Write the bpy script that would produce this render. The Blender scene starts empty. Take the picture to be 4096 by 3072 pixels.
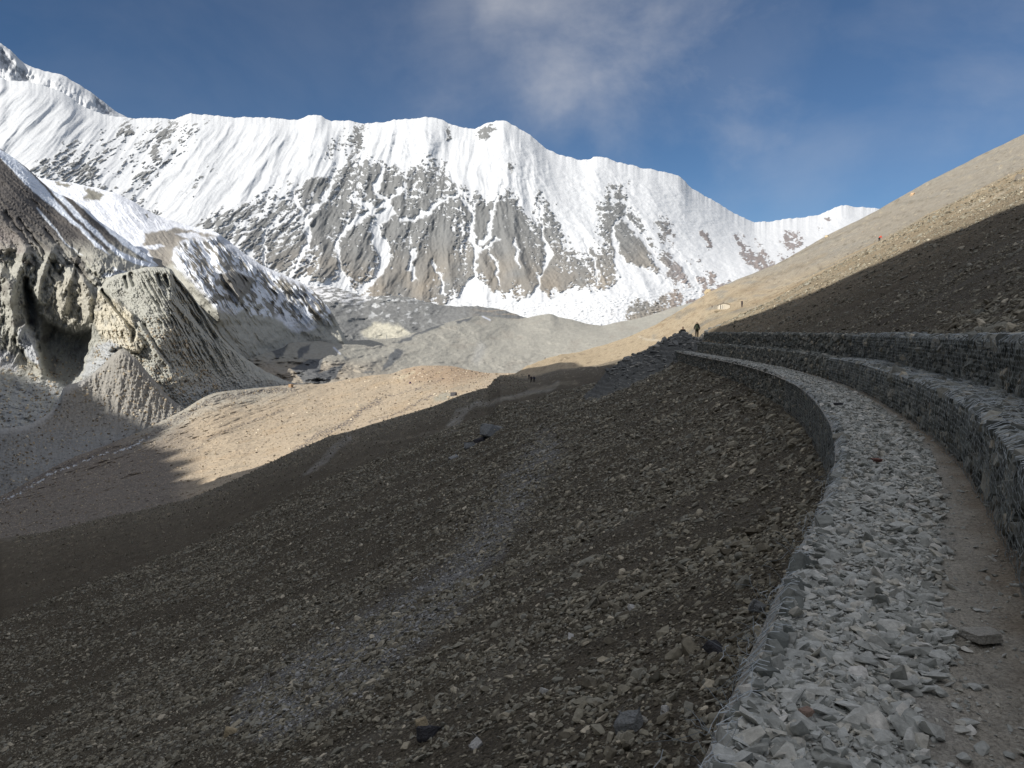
import bpy, math, random
import numpy as np
from math import radians, sin, cos, tan, pi

# ------------------------------------------------------------------ camera, sky, sun, exposure
S = bpy.context.scene
COL = S.collection
FOC = 760.0
PITCH = math.atan(52 / FOC)
cam_d = bpy.data.cameras.new("camera")
cam = bpy.data.objects.new("camera", cam_d)
COL.objects.link(cam)
cam.location = (0, 0, 0)
cam.rotation_euler = (pi / 2 - PITCH, 0, 0)
cam_d.sensor_width = 36
cam_d.lens = FOC / 1024 * 36
cam_d.clip_start = 0.05
cam_d.clip_end = 40000
S.camera = cam

SUN_AZ, SUN_EL = radians(-131), radians(34)
SD = np.array([sin(SUN_AZ) * cos(SUN_EL), cos(SUN_AZ) * cos(SUN_EL), sin(SUN_EL)])   # towards the sun

world = bpy.data.worlds.new("World")
S.world = world
world.use_nodes = True
wn = world.node_tree
wn.nodes.clear()


def N(nt, typ, **kw):
    n = nt.nodes.new(typ)
    for k, v in kw.items():
        if k in n.inputs:
            n.inputs[k].default_value = v
        else:
            setattr(n, k, v)
    return n


def L(nt, a, b):
    nt.links.new(a, b)


sky = N(wn, "ShaderNodeTexSky", sky_type='NISHITA', sun_disc=False, sun_elevation=SUN_EL,
        sun_rotation=2 * pi + SUN_AZ, altitude=3000, air_density=1.0, dust_density=0.6, ozone_density=3.5)
bg = N(wn, "ShaderNodeBackground", Strength=0.064)
wo = N(wn, "ShaderNodeOutputWorld")
tc = N(wn, "ShaderNodeTexCoord")
# thin high cloud: soft lilac-white wisps all over the sky, thicker bank above the range
cn1 = N(wn, "ShaderNodeTexNoise", Scale=3.4, Detail=8, Roughness=0.58, Distortion=0.35)
cn1.noise_dimensions = '3D'
cmap = N(wn, "ShaderNodeMapping")
cmap.inputs["Scale"].default_value = (1.0, 1.0, 1.7)
cmap.inputs["Location"].default_value = (3.1, 0.4, 1.3)
L(wn, tc.outputs["Generated"], cmap.inputs[0])
L(wn, cmap.outputs[0], cn1.inputs["Vector"])
cr = N(wn, "ShaderNodeValToRGB")
cr.color_ramp.elements[0].position = 0.40
cr.color_ramp.elements[0].color = (0, 0, 0, 1)
cr.color_ramp.elements[1].position = 0.66
cr.color_ramp.elements[1].color = (1, 1, 1, 1)
L(wn, cn1.outputs[0], cr.inputs[0])


def sky_blob(u, v, rad, warp_amt=0.25):
    """a soft patch of thin cloud round the direction seen at photo point (u, v)"""
    xc, yc = (u - 512) / FOC, (384 - v) / FOC
    d = np.array([xc, cos(PITCH) + yc * sin(PITCH), -sin(PITCH) + yc * cos(PITCH)])
    d = d / np.linalg.norm(d)
    n2 = N(wn, "ShaderNodeTexNoise", Scale=7.0, Detail=5, Roughness=0.6)
    L(wn, tc.outputs["Generated"], n2.inputs["Vector"])
    sb = N(wn, "ShaderNodeVectorMath", operation='SUBTRACT')
    L(wn, n2.outputs["Color"], sb.inputs[0])
    sb.inputs[1].default_value = (0.5, 0.5, 0.5)
    sc_ = N(wn, "ShaderNodeVectorMath", operation='MULTIPLY_ADD')
    L(wn, sb.outputs[0], sc_.inputs[0])
    sc_.inputs[1].default_value = (warp_amt,) * 3
    L(wn, tc.outputs["Generated"], sc_.inputs[2])
    ds = N(wn, "ShaderNodeVectorMath", operation='DISTANCE')
    L(wn, sc_.outputs[0], ds.inputs[0])
    ds.inputs[1].default_value = tuple(d)
    mr = N(wn, "ShaderNodeMapRange", interpolation_type='SMOOTHSTEP')
    mr.inputs[1].default_value = 0.0
    mr.inputs[2].default_value = rad
    mr.inputs[3].default_value = 1.0
    mr.inputs[4].default_value = 0.0
    L(wn, ds.outputs["Value"], mr.inputs[0])
    return mr.outputs[0]


def mth(nt, op, a, b=None, clamp=False):
    m = N(nt, "ShaderNodeMath", operation=op)
    m.use_clamp = clamp
    for i, x in enumerate((a, b)):
        if x is None:
            continue
        if isinstance(x, (int, float)):
            m.inputs[i].default_value = x
        else:
            L(nt, x, m.inputs[i])
    return m.outputs[0]


blobs = None
for (bu, bv, br, k) in ((560, 38, .16, .62), (640, 52, .17, .68), (735, 78, .14, .62), (590, 5, .14, .35), (470, 12, .17, .3),
                        (790, 130, .2, .14), (1030, 70, .14, .22), (900, 20, .3, .10)):
    o = mth(wn, 'MULTIPLY', sky_blob(bu, bv, br), k)
    blobs = o if blobs is None else mth(wn, 'MAXIMUM', blobs, o)
# high cloud overhead, thickening with height, added to fill the shade with neutral light
sep = N(wn, "ShaderNodeSeparateXYZ")
L(wn, tc.outputs["Generated"], sep.inputs[0])
hi = N(wn, "ShaderNodeMapRange", interpolation_type='SMOOTHSTEP')
hi.inputs[1].default_value = 0.40
hi.inputs[2].default_value = 0.80
hi.inputs[3].default_value = 0.0
hi.inputs[4].default_value = 0.85
L(wn, sep.outputs[2], hi.inputs[0])
fill_veil = mth(wn, 'MULTIPLY', hi.outputs[0], mth(wn, 'ADD', mth(wn, 'MULTIPLY', cr.outputs[0], 0.5), 0.6))
general = mth(wn, 'ADD', mth(wn, 'MULTIPLY', cr.outputs[0], 0.05), fill_veil)
modul = mth(wn, 'ADD', mth(wn, 'MULTIPLY', cr.outputs[0], 1.0), 0.22)
fac = mth(wn, 'ADD', mth(wn, 'MULTIPLY', blobs, mth(wn, 'MULTIPLY', modul, 0.54)), general, clamp=True)
cmix = N(wn, "ShaderNodeMix", data_type='RGBA')
L(wn, fac, cmix.inputs[0])
tint = N(wn, "ShaderNodeVectorMath", operation='MULTIPLY')
tint.inputs[1].default_value = (0.74, 0.88, 0.94)
L(wn, sky.outputs[0], tint.inputs[0])
L(wn, tint.outputs[0], cmix.inputs[6])
cmix.inputs[7].default_value = (8.7, 8.6, 8.7, 1)
L(wn, cmix.outputs[2], bg.inputs[0])
L(wn, bg.outputs[0], wo.inputs[0])

sun_d = bpy.data.lights.new("sun", 'SUN')
sun_d.energy = 4.1
sun_d.angle = radians(0.4)
sun_d.color = (1.0, 0.94, 0.85)
sun = bpy.data.objects.new("sun", sun_d)
COL.objects.link(sun)
from mathutils import Vector, Matrix
sun.rotation_euler = Vector(SD).to_track_quat('Z', 'Y').to_euler()
sun.location = (-300, -160, 250)

S.view_settings.view_transform = 'Standard'
S.view_settings.look = 'None'
S.view_settings.gamma = 1
S.view_settings.exposure = 0.36
S.view_settings.use_curve_mapping = False
S.render.engine = 'CYCLES'
S.cycles.max_bounces = 5
S.cycles.diffuse_bounces = 3
S.cycles.use_denoising = True

rng = np.random.default_rng(7)
random.seed(7)

# ------------------------------------------------------------------ maths
_tab = np.random.default_rng(3)
_ang = _tab.uniform(0, 2 * pi, 4096)
_gx, _gy = np.cos(_ang), np.sin(_ang)


def _h(ix, iy, seed):
    h = (ix * 374761393 + iy * 668265263 + seed * 974634777) & 0xffffffff
    h = ((h ^ (h >> 13)) * 1274126177) & 0xffffffff
    return (h ^ (h >> 16)) & 4095


def perlin(x, y, seed=0):
    x, y = np.broadcast_arrays(np.asarray(x, float), np.asarray(y, float))
    xi = np.floor(x).astype(np.int64)
    yi = np.floor(y).astype(np.int64)
    fx, fy = x - xi, y - yi
    u = fx * fx * fx * (fx * (fx * 6 - 15) + 10)
    v = fy * fy * fy * (fy * (fy * 6 - 15) + 10)

    def g(dx, dy):
        h = _h(xi + dx, yi + dy, seed)
        return _gx[h] * (fx - dx) + _gy[h] * (fy - dy)
    a = g(0, 0) * (1 - u) + g(1, 0) * u
    b = g(0, 1) * (1 - u) + g(1, 1) * u
    return (a * (1 - v) + b * v) * 1.5


def fbm(x, y, o=4, seed=0, gain=0.5):
    s, a, t = 0, 1.0, 0
    for i in range(o):
        s = s + a * perlin(x * 2 ** i, y * 2 ** i, seed + i * 17)
        t += a
        a *= gain
    return s / t


def ridged(x, y, o=4, seed=0, gain=0.5):
    s, a, t = 0, 1.0, 0
    for i in range(o):
        s = s + a * (1 - 2 * np.abs(perlin(x * 2 ** i, y * 2 ** i, seed + i * 17)))
        t += a
        a *= gain
    return s / t


def sstep(a, b, x):
    t = np.clip((x - a) / (b - a), 0, 1)
    return t * t * (3 - 2 * t)


def pchip(xk, yk, x):
    xk, yk = np.asarray(xk, float), np.asarray(yk, float)
    h = np.diff(xk)
    d = np.diff(yk) / h
    m = np.zeros_like(yk)
    for i in range(1, len(xk) - 1):
        if d[i - 1] * d[i] > 0:
            w1, w2 = 2 * h[i] + h[i - 1], h[i] + 2 * h[i - 1]
            m[i] = (w1 + w2) / (w1 / d[i - 1] + w2 / d[i])
    m[0], m[-1] = d[0], d[-1]
    x = np.clip(x, xk[0], xk[-1])
    i = np.clip(np.searchsorted(xk, x, side='right') - 1, 0, len(h) - 1)
    t = (x - xk[i]) / h[i]
    return ((2 * t**3 - 3 * t**2 + 1) * yk[i] + (t**3 - 2 * t**2 + t) * h[i] * m[i]
            + (-2 * t**3 + 3 * t**2) * yk[i + 1] + (t**3 - t**2) * h[i] * m[i + 1])


def ray(u, v):
    """x/y and z/y of the sight line through photo point (u, v) of a 1024 px wide picture"""
    xc, yc = (np.asarray(u, float) - 512) / FOC, (384 - np.asarray(v, float)) / FOC
    dy = cos(PITCH) + yc * sin(PITCH)
    return xc / dy, (-sin(PITCH) + yc * cos(PITCH)) / dy


def proj(x, y, z):
    d = y * cos(PITCH) - z * sin(PITCH)
    d = np.where(d > 0.05, d, 0.05)
    return 512 + FOC * x / d, 384 - FOC * (y * sin(PITCH) + z * cos(PITCH)) / d


def poly_sd(X, Y, poly):
    """signed distance to a closed polygon, negative inside"""
    P = np.asarray(poly, float)
    out = np.full(X.shape, 1e9)
    m = 60
    sel = (X > P[:, 0].min() - m) & (X < P[:, 0].max() + m) & (Y > P[:, 1].min() - m) & (Y < P[:, 1].max() + m)
    x, y = X[sel], Y[sel]
    d = np.full(x.shape, 1e9)
    ins = np.zeros(x.shape, bool)
    for i in range(len(P)):
        a, b = P[i], P[(i + 1) % len(P)]
        e = b - a
        t = np.clip(((x - a[0]) * e[0] + (y - a[1]) * e[1]) / (e @ e + 1e-9), 0, 1)
        d = np.minimum(d, np.hypot(x - a[0] - t * e[0], y - a[1] - t * e[1]))
        c = ((a[1] > y) != (b[1] > y))
        with np.errstate(divide='ignore', invalid='ignore'):
            xi = (b[0] - a[0]) * (y - a[1]) / (b[1] - a[1] + 1e-12) + a[0]
        ins ^= c & (x < xi)
    out[sel] = np.where(ins, -d, d)
    return out


def line_sd(X, Y, pts, w):
    """distance to a polyline minus its half width; pts (x, y) or (x, y, w)"""
    P = [(p[0], p[1], p[2] if len(p) > 2 else w) for p in pts]
    out = np.full(X.shape, 1e9)
    xs, ys = [p[0] for p in P], [p[1] for p in P]
    m = 120
    sel = (X > min(xs) - m) & (X < max(xs) + m) & (Y > min(ys) - m) & (Y < max(ys) + m)
    x, y = X[sel], Y[sel]
    d = np.full(x.shape, 1e9)
    for a, b in zip(P[:-1], P[1:]):
        ex, ey = b[0] - a[0], b[1] - a[1]
        t = np.clip(((x - a[0]) * ex + (y - a[1]) * ey) / (ex * ex + ey * ey + 1e-9), 0, 1)
        d = np.minimum(d, np.hypot(x - a[0] - t * ex, y - a[1] - t * ey) - (a[2] + (b[2] - a[2]) * t))
    out[sel] = d
    return out


def soft(sd, f):
    return sstep(f, -f, sd)


# ------------------------------------------------------------------ mesh and material helpers
def grid_mesh(name, X, Y, Z, attrs=None, smooth=True, extra=None):
    nv, nu = X.shape
    co = np.stack([X, Y, Z], -1).reshape(-1, 3).astype(np.float32)
    i = np.arange(nv * nu).reshape(nv, nu)
    q = np.stack([i[:-1, :-1], i[:-1, 1:], i[1:, 1:], i[1:, :-1]], -1).reshape(-1, 4)
    return raw_mesh(name, co, q, attrs, smooth)


def raw_mesh(name, co, faces, attrs=None, smooth=True):
    k = faces.shape[1]
    me = bpy.data.meshes.new(name)
    me.vertices.add(len(co))
    me.vertices.foreach_set("co", np.ascontiguousarray(co, np.float32).ravel())
    me.loops.add(faces.size)
    me.loops.foreach_set("vertex_index", faces.astype(np.int32).ravel())
    me.polygons.add(len(faces))
    me.polygons.foreach_set("loop_start", np.arange(0, faces.size, k, dtype=np.int32))
    me.polygons.foreach_set("loop_total", np.full(len(faces), k, np.int32))
    me.polygons.foreach_set("use_smooth", np.full(len(faces), smooth, bool))
    for an, arr in (attrs or {}).items():
        arr = np.asarray(arr, np.float32)
        if arr.ndim >= 2 and arr.shape[-1] == 3:
            arr = arr.reshape(-1, 3)
            a = me.attributes.new(an, 'FLOAT_COLOR', 'POINT')
            a.data.foreach_set("color", np.concatenate([arr, np.ones((len(arr), 1), np.float32)], 1).ravel())
        else:
            a = me.attributes.new(an, 'FLOAT', 'POINT')
            a.data.foreach_set("value", arr.ravel())
    me.update(calc_edges=True)
    return me


def obj(name, me, mat=None, parent=None, **props):
    o = bpy.data.objects.new(name, me)
    COL.objects.link(o)
    if mat is not None and me is not None and not me.materials:
        me.materials.append(mat)
    if parent is not None:
        o.parent = parent
    for k, v in props.items():
        o[k] = v
    return o


def terrain_mat(name, scales, amp=0.35, bumps=((1.0, 0.5),), rough=0.92, aniso=(1, 1, 1), vor=None):
    """colour attribute x several octaves of world-space grain, with relief from the same noises"""
    m = bpy.data.materials.new(name)
    m.use_nodes = True
    nt = m.node_tree
    p = nt.nodes["Principled BSDF"]
    p.inputs["Roughness"].default_value = rough
    p.inputs["Specular IOR Level"].default_value = 0.15
    at = N(nt, "ShaderNodeAttribute", attribute_name="Col")
    geo = N(nt, "ShaderNodeNewGeometry")
    mp = N(nt, "ShaderNodeMapping")
    mp.inputs["Scale"].default_value = aniso
    L(nt, geo.outputs["Position"], mp.inputs[0])
    f = None
    for s, a in scales:
        n = N(nt, "ShaderNodeTexNoise", Scale=s, Detail=4, Roughness=0.65)
        L(nt, mp.outputs[0], n.inputs["Vector"])
        t = mth(nt, 'MULTIPLY', mth(nt, 'SUBTRACT', n.outputs[0], 0.5), a * 2)
        f = t if f is None else mth(nt, 'ADD', f, t)
    if vor:
        vt = N(nt, "ShaderNodeTexVoronoi", Scale=vor[0])
        L(nt, geo.outputs["Position"], vt.inputs["Vector"])
        sp = N(nt, "ShaderNodeSeparateColor")
        L(nt, vt.outputs["Color"], sp.inputs[0])
        f = mth(nt, 'ADD', f, mth(nt, 'MULTIPLY', mth(nt, 'SUBTRACT', sp.outputs[0], 0.5), vor[1]))
    k = mth(nt, 'MAXIMUM', mth(nt, 'ADD', f, 1.0), 0.12)
    vm = N(nt, "ShaderNodeVectorMath", operation='SCALE')
    L(nt, at.outputs["Color"], vm.inputs[0])
    L(nt, k, vm.inputs["Scale"])
    L(nt, vm.outputs[0], p.inputs["Base Color"])
    prev = None
    for s, dist in bumps:
        n = N(nt, "ShaderNodeTexNoise", Scale=s, Detail=5, Roughness=0.7)
        L(nt, mp.outputs[0], n.inputs["Vector"])
        b = N(nt, "ShaderNodeBump", Strength=1.0, Distance=dist)
        L(nt, n.outputs[0], b.inputs["Height"])
        if prev is not None:
            L(nt, prev.outputs[0], b.inputs["Normal"])
        prev = b
    if vor and len(vor) > 2:
        b = N(nt, "ShaderNodeBump", Strength=1.0, Distance=vor[2])
        b.invert = True
        L(nt, vt.outputs["Distance"], b.inputs["Height"])
        L(nt, prev.outputs[0], b.inputs["Normal"])
        prev = b
    L(nt, prev.outputs[0], p.inputs["Normal"])
    return m


def plain_mat(name, col, rough=0.8, var=0.0, bump=None, scale=20, metallic=0.0):
    m = bpy.data.materials.new(name)
    m.use_nodes = True
    nt = m.node_tree
    p = nt.nodes["Principled BSDF"]
    p.inputs["Roughness"].default_value = rough
    p.inputs["Metallic"].default_value = metallic
    p.inputs["Specular IOR Level"].default_value = 0.25
    n = N(nt, "ShaderNodeTexNoise", Scale=scale, Detail=5, Roughness=0.65)
    tcn = N(nt, "ShaderNodeTexCoord")
    L(nt, tcn.outputs["Object"], n.inputs["Vector"])
    mr = N(nt, "ShaderNodeMapRange")
    mr.inputs[3].default_value = 1 - var
    mr.inputs[4].default_value = 1 + var
    L(nt, n.outputs[0], mr.inputs[0])
    vm = N(nt, "ShaderNodeVectorMath", operation='SCALE')
    vm.inputs[0].default_value = col[:3]
    L(nt, mr.outputs[0], vm.inputs["Scale"])
    L(nt, vm.outputs[0], p.inputs["Base Color"])
    if bump:
        b = N(nt, "ShaderNodeBump", Strength=0.8, Distance=bump)
        L(nt, n.outputs[0], b.inputs["Height"])
        L(nt, b.outputs[0], p.inputs["Normal"])
    return m


def stone_mat(name, cols, rough=0.85, grain=28, bump=0.006):
    """stones: each its own tone (random per object and per instance) from a palette, speckled and slightly rough"""
    m = bpy.data.materials.new(name)
    m.use_nodes = True
    nt = m.node_tree
    p = nt.nodes["Principled BSDF"]
    p.inputs["Roughness"].default_value = rough
    p.inputs["Specular IOR Level"].default_value = 0.2
    oi = N(nt, "ShaderNodeObjectInfo")
    r = N(nt, "ShaderNodeValToRGB")
    r.color_ramp.interpolation = 'LINEAR'
    els = r.color_ramp.elements
    while len(els) < len(cols):
        els.new(0.5)
    for i, (pos, c) in enumerate(cols):
        els[i].position = pos
        els[i].color = (*c, 1)
    L(nt, oi.outputs["Random"], r.inputs[0])
    tcn = N(nt, "ShaderNodeNewGeometry")
    n = N(nt, "ShaderNodeTexNoise", Scale=grain, Detail=5, Roughness=0.7)
    L(nt, tcn.outputs["Position"], n.inputs["Vector"])
    mr = N(nt, "ShaderNodeMapRange")
    mr.inputs[1].default_value = 0.25
    mr.inputs[2].default_value = 0.75
    mr.inputs[3].default_value = 0.62
    mr.inputs[4].default_value = 1.38
    L(nt, n.outputs[0], mr.inputs[0])
    vm = N(nt, "ShaderNodeVectorMath", operation='SCALE')
    L(nt, r.outputs[0], vm.inputs[0])
    L(nt, mr.outputs[0], vm.inputs["Scale"])
    L(nt, vm.outputs[0], p.inputs["Base Color"])
    b = N(nt, "ShaderNodeBump", Strength=0.9, Distance=bump)
    L(nt, n.outputs[0], b.inputs["Height"])
    L(nt, b.outputs[0], p.inputs["Normal"])
    return m


# ------------------------------------------------------------------ the near hillside as a height function
_py = [-40, -12, -5, 0, 2.8, 3.6, 5, 7.2, 10.3, 15.2, 24.3, 36.8, 60.8, 80, 120, 200, 2600]
_px = [-22, -6.9, -3.2, -.65, .76, 1.16, 1.86, 3.0, 4.45, 6.3, 9.0, 11.3, 13.4, 16, 23, 37.5, 469]


def xe(y):
    """x of the outer edge of the path"""
    return pchip(_py, _px, y)


def xed(y):
    return (xe(y + 0.6) - xe(y - 0.6)) / 1.2


SIL = [(0, 538), (50, 530), (110, 516), (186, 500), (220, 487), (250, 474), (291, 454), (329, 437), (360, 429), (410, 413), (453, 397),
       (487, 387), (500, 375), (530, 365), (560, 354), (575, 352), (600, 347), (625, 338), (655, 325), (686, 307), (710, 291), (741, 278),
       (775, 265), (826, 236), (878, 210), (927, 182), (971, 160), (1024, 134)]
_su = np.array([p[0] for p in SIL], float)
_sa, _sz = ray(_su, [p[1] for p in SIL])
_sR = np.interp(_su, [0, 250, 487, 505, 530, 575, 655, 741, 1024], [230, 275, 330, 400, 460, 600, 800, 900, 760])
SLOPE = 0.53


def base_h(x, y):
    d = xed(y)
    t = (x - xe(y)) / np.sqrt(1 + d * d)
    near = sstep(80, 60, y)
    # the slope dips away beyond the bend and swells again towards its far crest
    a_ = np.clip(x / np.maximum(y, 1), _sa[0], _sa[-1])
    Rr_ = np.interp(a_, _sa, _sR)
    kk = np.interp(512 + 760 * a_, [480, 530, 714, 879, 1024], [0, .018, .034, .043, .046])
    dip = kk * np.where(y < 400, np.maximum(y - 60, 0), 340 * sstep(1.02, .0, (y - 400) / np.maximum(Rr_ - 400, 60)))
    up = np.interp(t, [-1e5, 0, 1.3, 1.45, 2.8, 1e5], [-2.7 - SLOPE * 1e5, -2.7, -2.3, -2.0, -0.14, -0.14 + SLOPE * (1e5 - 2.8)])
    return near * up + (1 - near) * (-2.7 + SLOPE * t) - dip, t


_bz = base_h(_sa * _sR, _sR)[0]
_dl = _sz - _bz / _sR


def H(x, y, noise=True):
    x, y = np.broadcast_arrays(np.asarray(x, float), np.asarray(y, float))
    b, t = base_h(x, y)
    yy = np.maximum(y, 0.01)
    a = np.clip(x / yy, _sa[0], _sa[-1])
    z = b + np.maximum(y, 0) * np.interp(a, _sa, _dl) * sstep(6, 115, y)
    R = np.interp(a, _sa, _sR)
    over = np.maximum(y - R, 0)
    z = z - 0.75 * over
    if noise:
        r = np.hypot(x, y)
        away = sstep(0.0, 4.0, np.where(t < 0, -t, t - 2.8)) * (1 - 0.0 * t)
        z = z + away * (0.10 * fbm(x / 2.2, y / 2.2, 4, 5) + 0.16 * fbm(y / 2.4, t / 14, 3, 9)
                        + 0.45 * sstep(8, 60, r) * fbm(x / 13, y / 16, 4, 21)
                        + 1.5 * sstep(60, 260, r) * fbm(x / 50, y / 90, 4, 33))
    return z


def hit(u, v, tmin=2.0, tmax=900.0, noise=False):
    """where the sight line through photo point (u, v) meets the hillside"""
    a, z = ray(u, v)
    ys = np.geomspace(tmin, tmax, 4000)
    g = H(a * ys, ys, noise) - z * ys
    k = np.nonzero(g > 0)[0]
    y = ys[k[0]] if len(k) else tmax
    return np.array([a * y, y, z * y])


# ------------------------------------------------------------------ far terrain: surfaces laid through ribs (photo point + true distance)
def make_sheet(ribs, x0, x1, nu, nv, edge_noise=0.0, seed=1):
    U = np.linspace(x0, x1, nu)
    Vk, Dk = [], []
    for pts, D in ribs:
        px = [p[0] for p in pts]
        Vk.append(pchip(px, [p[1] for p in pts], U))
        if isinstance(D, (int, float)):
            Dk.append(np.full(nu, math.log(D)))
        else:
            Dk.append(np.log(pchip([p[0] for p in D], [p[1] for p in D], U)))
    Vk, Dk = np.array(Vk), np.array(Dk)
    K = len(ribs)
    gaps = np.maximum(np.diff(Vk, axis=0).mean(1), 5)
    cum = np.concatenate([[0], np.cumsum(gaps)])
    tk = np.arange(K)
    T = np.interp(np.linspace(0, cum[-1], nv), cum, tk)
    V = np.empty((nv, nu))
    D = np.empty((nv, nu))
    if K == 2:
        V = Vk[0] + (Vk[1] - Vk[0]) * T[:, None]
        D = Dk[0] + (Dk[1] - Dk[0]) * T[:, None]
    else:
        i = np.clip(T.astype(int), 0, K - 2)
        f = (T - i)[:, None]
        for A, O in ((Vk, V), (Dk, D)):
            s = np.diff(A, axis=0)
            m = np.zeros_like(A)
            a, b = s[:-1], s[1:]
            with np.errstate(divide='ignore', invalid='ignore'):
                hm = np.where(a * b > 0, 2 * a * b / (a + b), 0)
            m[1:-1] = hm
            m[0], m[-1] = s[0], s[-1]
            O[:] = ((2 * f**3 - 3 * f**2 + 1) * A[i] + (f**3 - 2 * f**2 + f) * m[i]
                    + (-2 * f**3 + 3 * f**2) * A[i + 1] + (f**3 - f**2) * m[i + 1])
    if edge_noise:      # ragged crest, fading out within a few rows
        e_ = edge_noise * (fbm(U / 37, U * 0, 4, seed, 0.6) - 0.3 * np.abs(perlin(U / 26, U * 0 + 3, seed)))
        V = V + e_[None, :] * np.exp(-np.maximum(V - V[0], 0) / (edge_noise * 5))
    return np.broadcast_to(U, V.shape).copy(), V, np.exp(D)


def sheet_world(U, V, D):
    a, b = ray(U / 4, V / 4)
    return a * D, D, b * D


def paint(C, m, col):
    m = m[..., None]
    C[:] = C * (1 - m) + np.array(col) * m


def warp(U, V, s, amp, seed):
    return U + amp * fbm(U / s, V / s, 4, seed), V + amp * fbm(U / s, V / s, 4, seed + 50)


SNOW = (0.62, 0.64, 0.665)

# ---------------- the snow range
SKY = [(-200, 340), (0, 310), (40, 325), (100, 325), (180, 345), (250, 370), (340, 430), (430, 460), (500, 470), (560, 474), (640, 472),
       (690, 478), (740, 460), (770, 456), (850, 462), (950, 470), (1050, 470), (1180, 480), (1230, 465), (1260, 460), (1340, 485),
       (1390, 482), (1450, 494), (1520, 490), (1600, 478), (1680, 473), (1705, 467), (1770, 480), (1800, 496), (1890, 515), (1960, 490),
       (2015, 482), (2050, 500), (2120, 540), (2185, 595), (2280, 630), (2340, 640), (2390, 627), (2480, 650), (2560, 670), (2640, 685),
       (2715, 705), (2770, 755), (2860, 805), (2940, 855), (3030, 888), (3060, 888), (3150, 875), (3220, 870), (3300, 850), (3370, 822),
       (3430, 828), (3500, 833), (3560, 850), (3700, 900)]
foot = [(-200, 1050), (900, 1080), (1200, 1140), (1500, 1200), (1800, 1230), (2100, 1235), (2400, 1210), (2700, 1180), (3000, 1120), (3700, 1050)]
mid = [(x, y + 0.42 * (np.interp(x, [p[0] for p in foot], [p[1] for p in foot]) - y)) for x, y in SKY[::3]]
low = [(-200, 1300), (1500, 1340), (2100, 1400), (2700, 1420), (3000, 1330), (3700, 1300)]
U, V, D = make_sheet([(SKY, [(-200, 4700), (1700, 5000), (2300, 5000), (3700, 6300)]),
                      (mid, [(-200, 4100), (1700, 4350), (2300, 4300), (3700, 5600)]),
                      (foot, [(-200, 3500), (1700, 3600), (2400, 3500), (3700, 4700)]),
                      (low, [(-200, 3200), (1700, 3250), (2400, 3150), (3700, 4200)])], -200, 3700, 1330, 430, 7.5, 4)
lean = np.interp(U, [0, 700, 1200, 1700, 2000, 2300, 2800, 3500], [-1.1, -.8, -.5, -.12, .1, .4, .65, .5])
sf = U - lean * (V - 800)
toptaper = sstep(0, 70, V - np.interp(U, [p[0] for p in SKY], [p[1] for p in SKY]))
R_west = 0
botfade = sstep(-10, 60, np.interp(U, [p[0] for p in foot], [p[1] for p in foot]) - V)
wsf = sf + 26 * fbm(U / 150, V / 150, 4, 71)
rel = (70 * ridged(wsf / 240, V / 700, 3, 11) + 24 * ridged(wsf / 95, V / 380, 3, 12) + 6 * ridged(wsf / 37, V / 200, 3, 13)) * (.55 + .45 * sstep(500, 1300, U)) * (1 - .72 * sstep(2050, 2300, U))
flute = ridged(wsf / 11.0, V / 130, 2, 14) + 0.5 * ridged(wsf / 23.0, V / 160, 2, 15)
fm = sstep(-.15, .35, fbm(U / 210, V / 130, 3, 16) + 0.30 * sstep(560, 480, V - 0 * U))
serac = sstep(2120, 2350, U) * sstep(560, 700, V) + sstep(120, 60, np.hypot((U - 1650) / 1.3, V - 560)) + sstep(150, 60, np.hypot(U - 1900 - 200, V - 700))
serac = np.clip(serac + 0.5 * sstep(0.1, .5, fbm(U / 160, V / 110, 3, 18)), 0, 1)
rel = rel + 3.6 * flute * fm * (1 - serac) + serac * (26 * np.abs(fbm((U - .5 * V) / 75, V / 45, 4, 19, .55)) + 3.5 * fbm(U / 20, V / 14, 3, 20) + 18 * ridged((U - .5 * V) / 130, V / 260, 2, 23))

# where bare rock shows
R = np.zeros_like(U)


def rock(poly, s, f, w=24):
    global R
    a, b = warp(U, V, 60, w, 31)
    R = np.maximum(R, s * soft(poly_sd(a, b, poly), f))


rock([(920, 930), (1020, 860), (1120, 800), (1230, 720), (1330, 690), (1440, 640), (1540, 650), (1600, 700), (1680, 690), (1715, 620), (1750, 640), (1790, 700),
      (1880, 770), (1960, 800), (2030, 770), (2090, 860), (2150, 930), (2150, 790), (2215, 830), (2250, 950), (2320, 1030), (2390, 1010), (2400, 820),
      (2440, 790), (2510, 830), (2570, 930), (2630, 1000), (2640, 890), (2680, 890), (2690, 1000), (2780, 1100), (2760, 1150), (2660, 1110), (2560, 1075),
      (2480, 1040), (2470, 1100), (2480, 1140), (2440, 1160), (2350, 1140), (2280, 1150), (2200, 1185), (2130, 1170), (2070, 1190), (1980, 1175), (1930, 1110),
      (1870, 1150), (1800, 1215), (1700, 1215), (1480, 1190), (1440, 1165), (1380, 1100), (1290, 1130), (1170, 1110), (1050, 1070), (930, 990)], .72, 50)
rock([(1480, 720), (1620, 700), (1640, 780), (1560, 960), (1680, 1000), (1780, 820), (1840, 1100), (1790, 1215), (1500, 1200), (1440, 1150), (1560, 1060), (1560, 900)], .96, 40)
rock([(1880, 830), (2030, 790), (2110, 880), (2160, 1000), (2140, 1160), (1960, 1170), (1890, 1040)], .95, 30)
rock([(2140, 1020), (2200, 1000), (2260, 1080), (2420, 1130), (2300, 1150), (2130, 1170)], .95, 26)
rock([(2450, 880), (2510, 860), (2560, 950), (2640, 1080), (2560, 1070), (2470, 1010)], .95, 20)
rock([(1230, 850), (1300, 820), (1340, 880), (1330, 1000), (1240, 1080), (1220, 960)], .9, 30)
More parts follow.
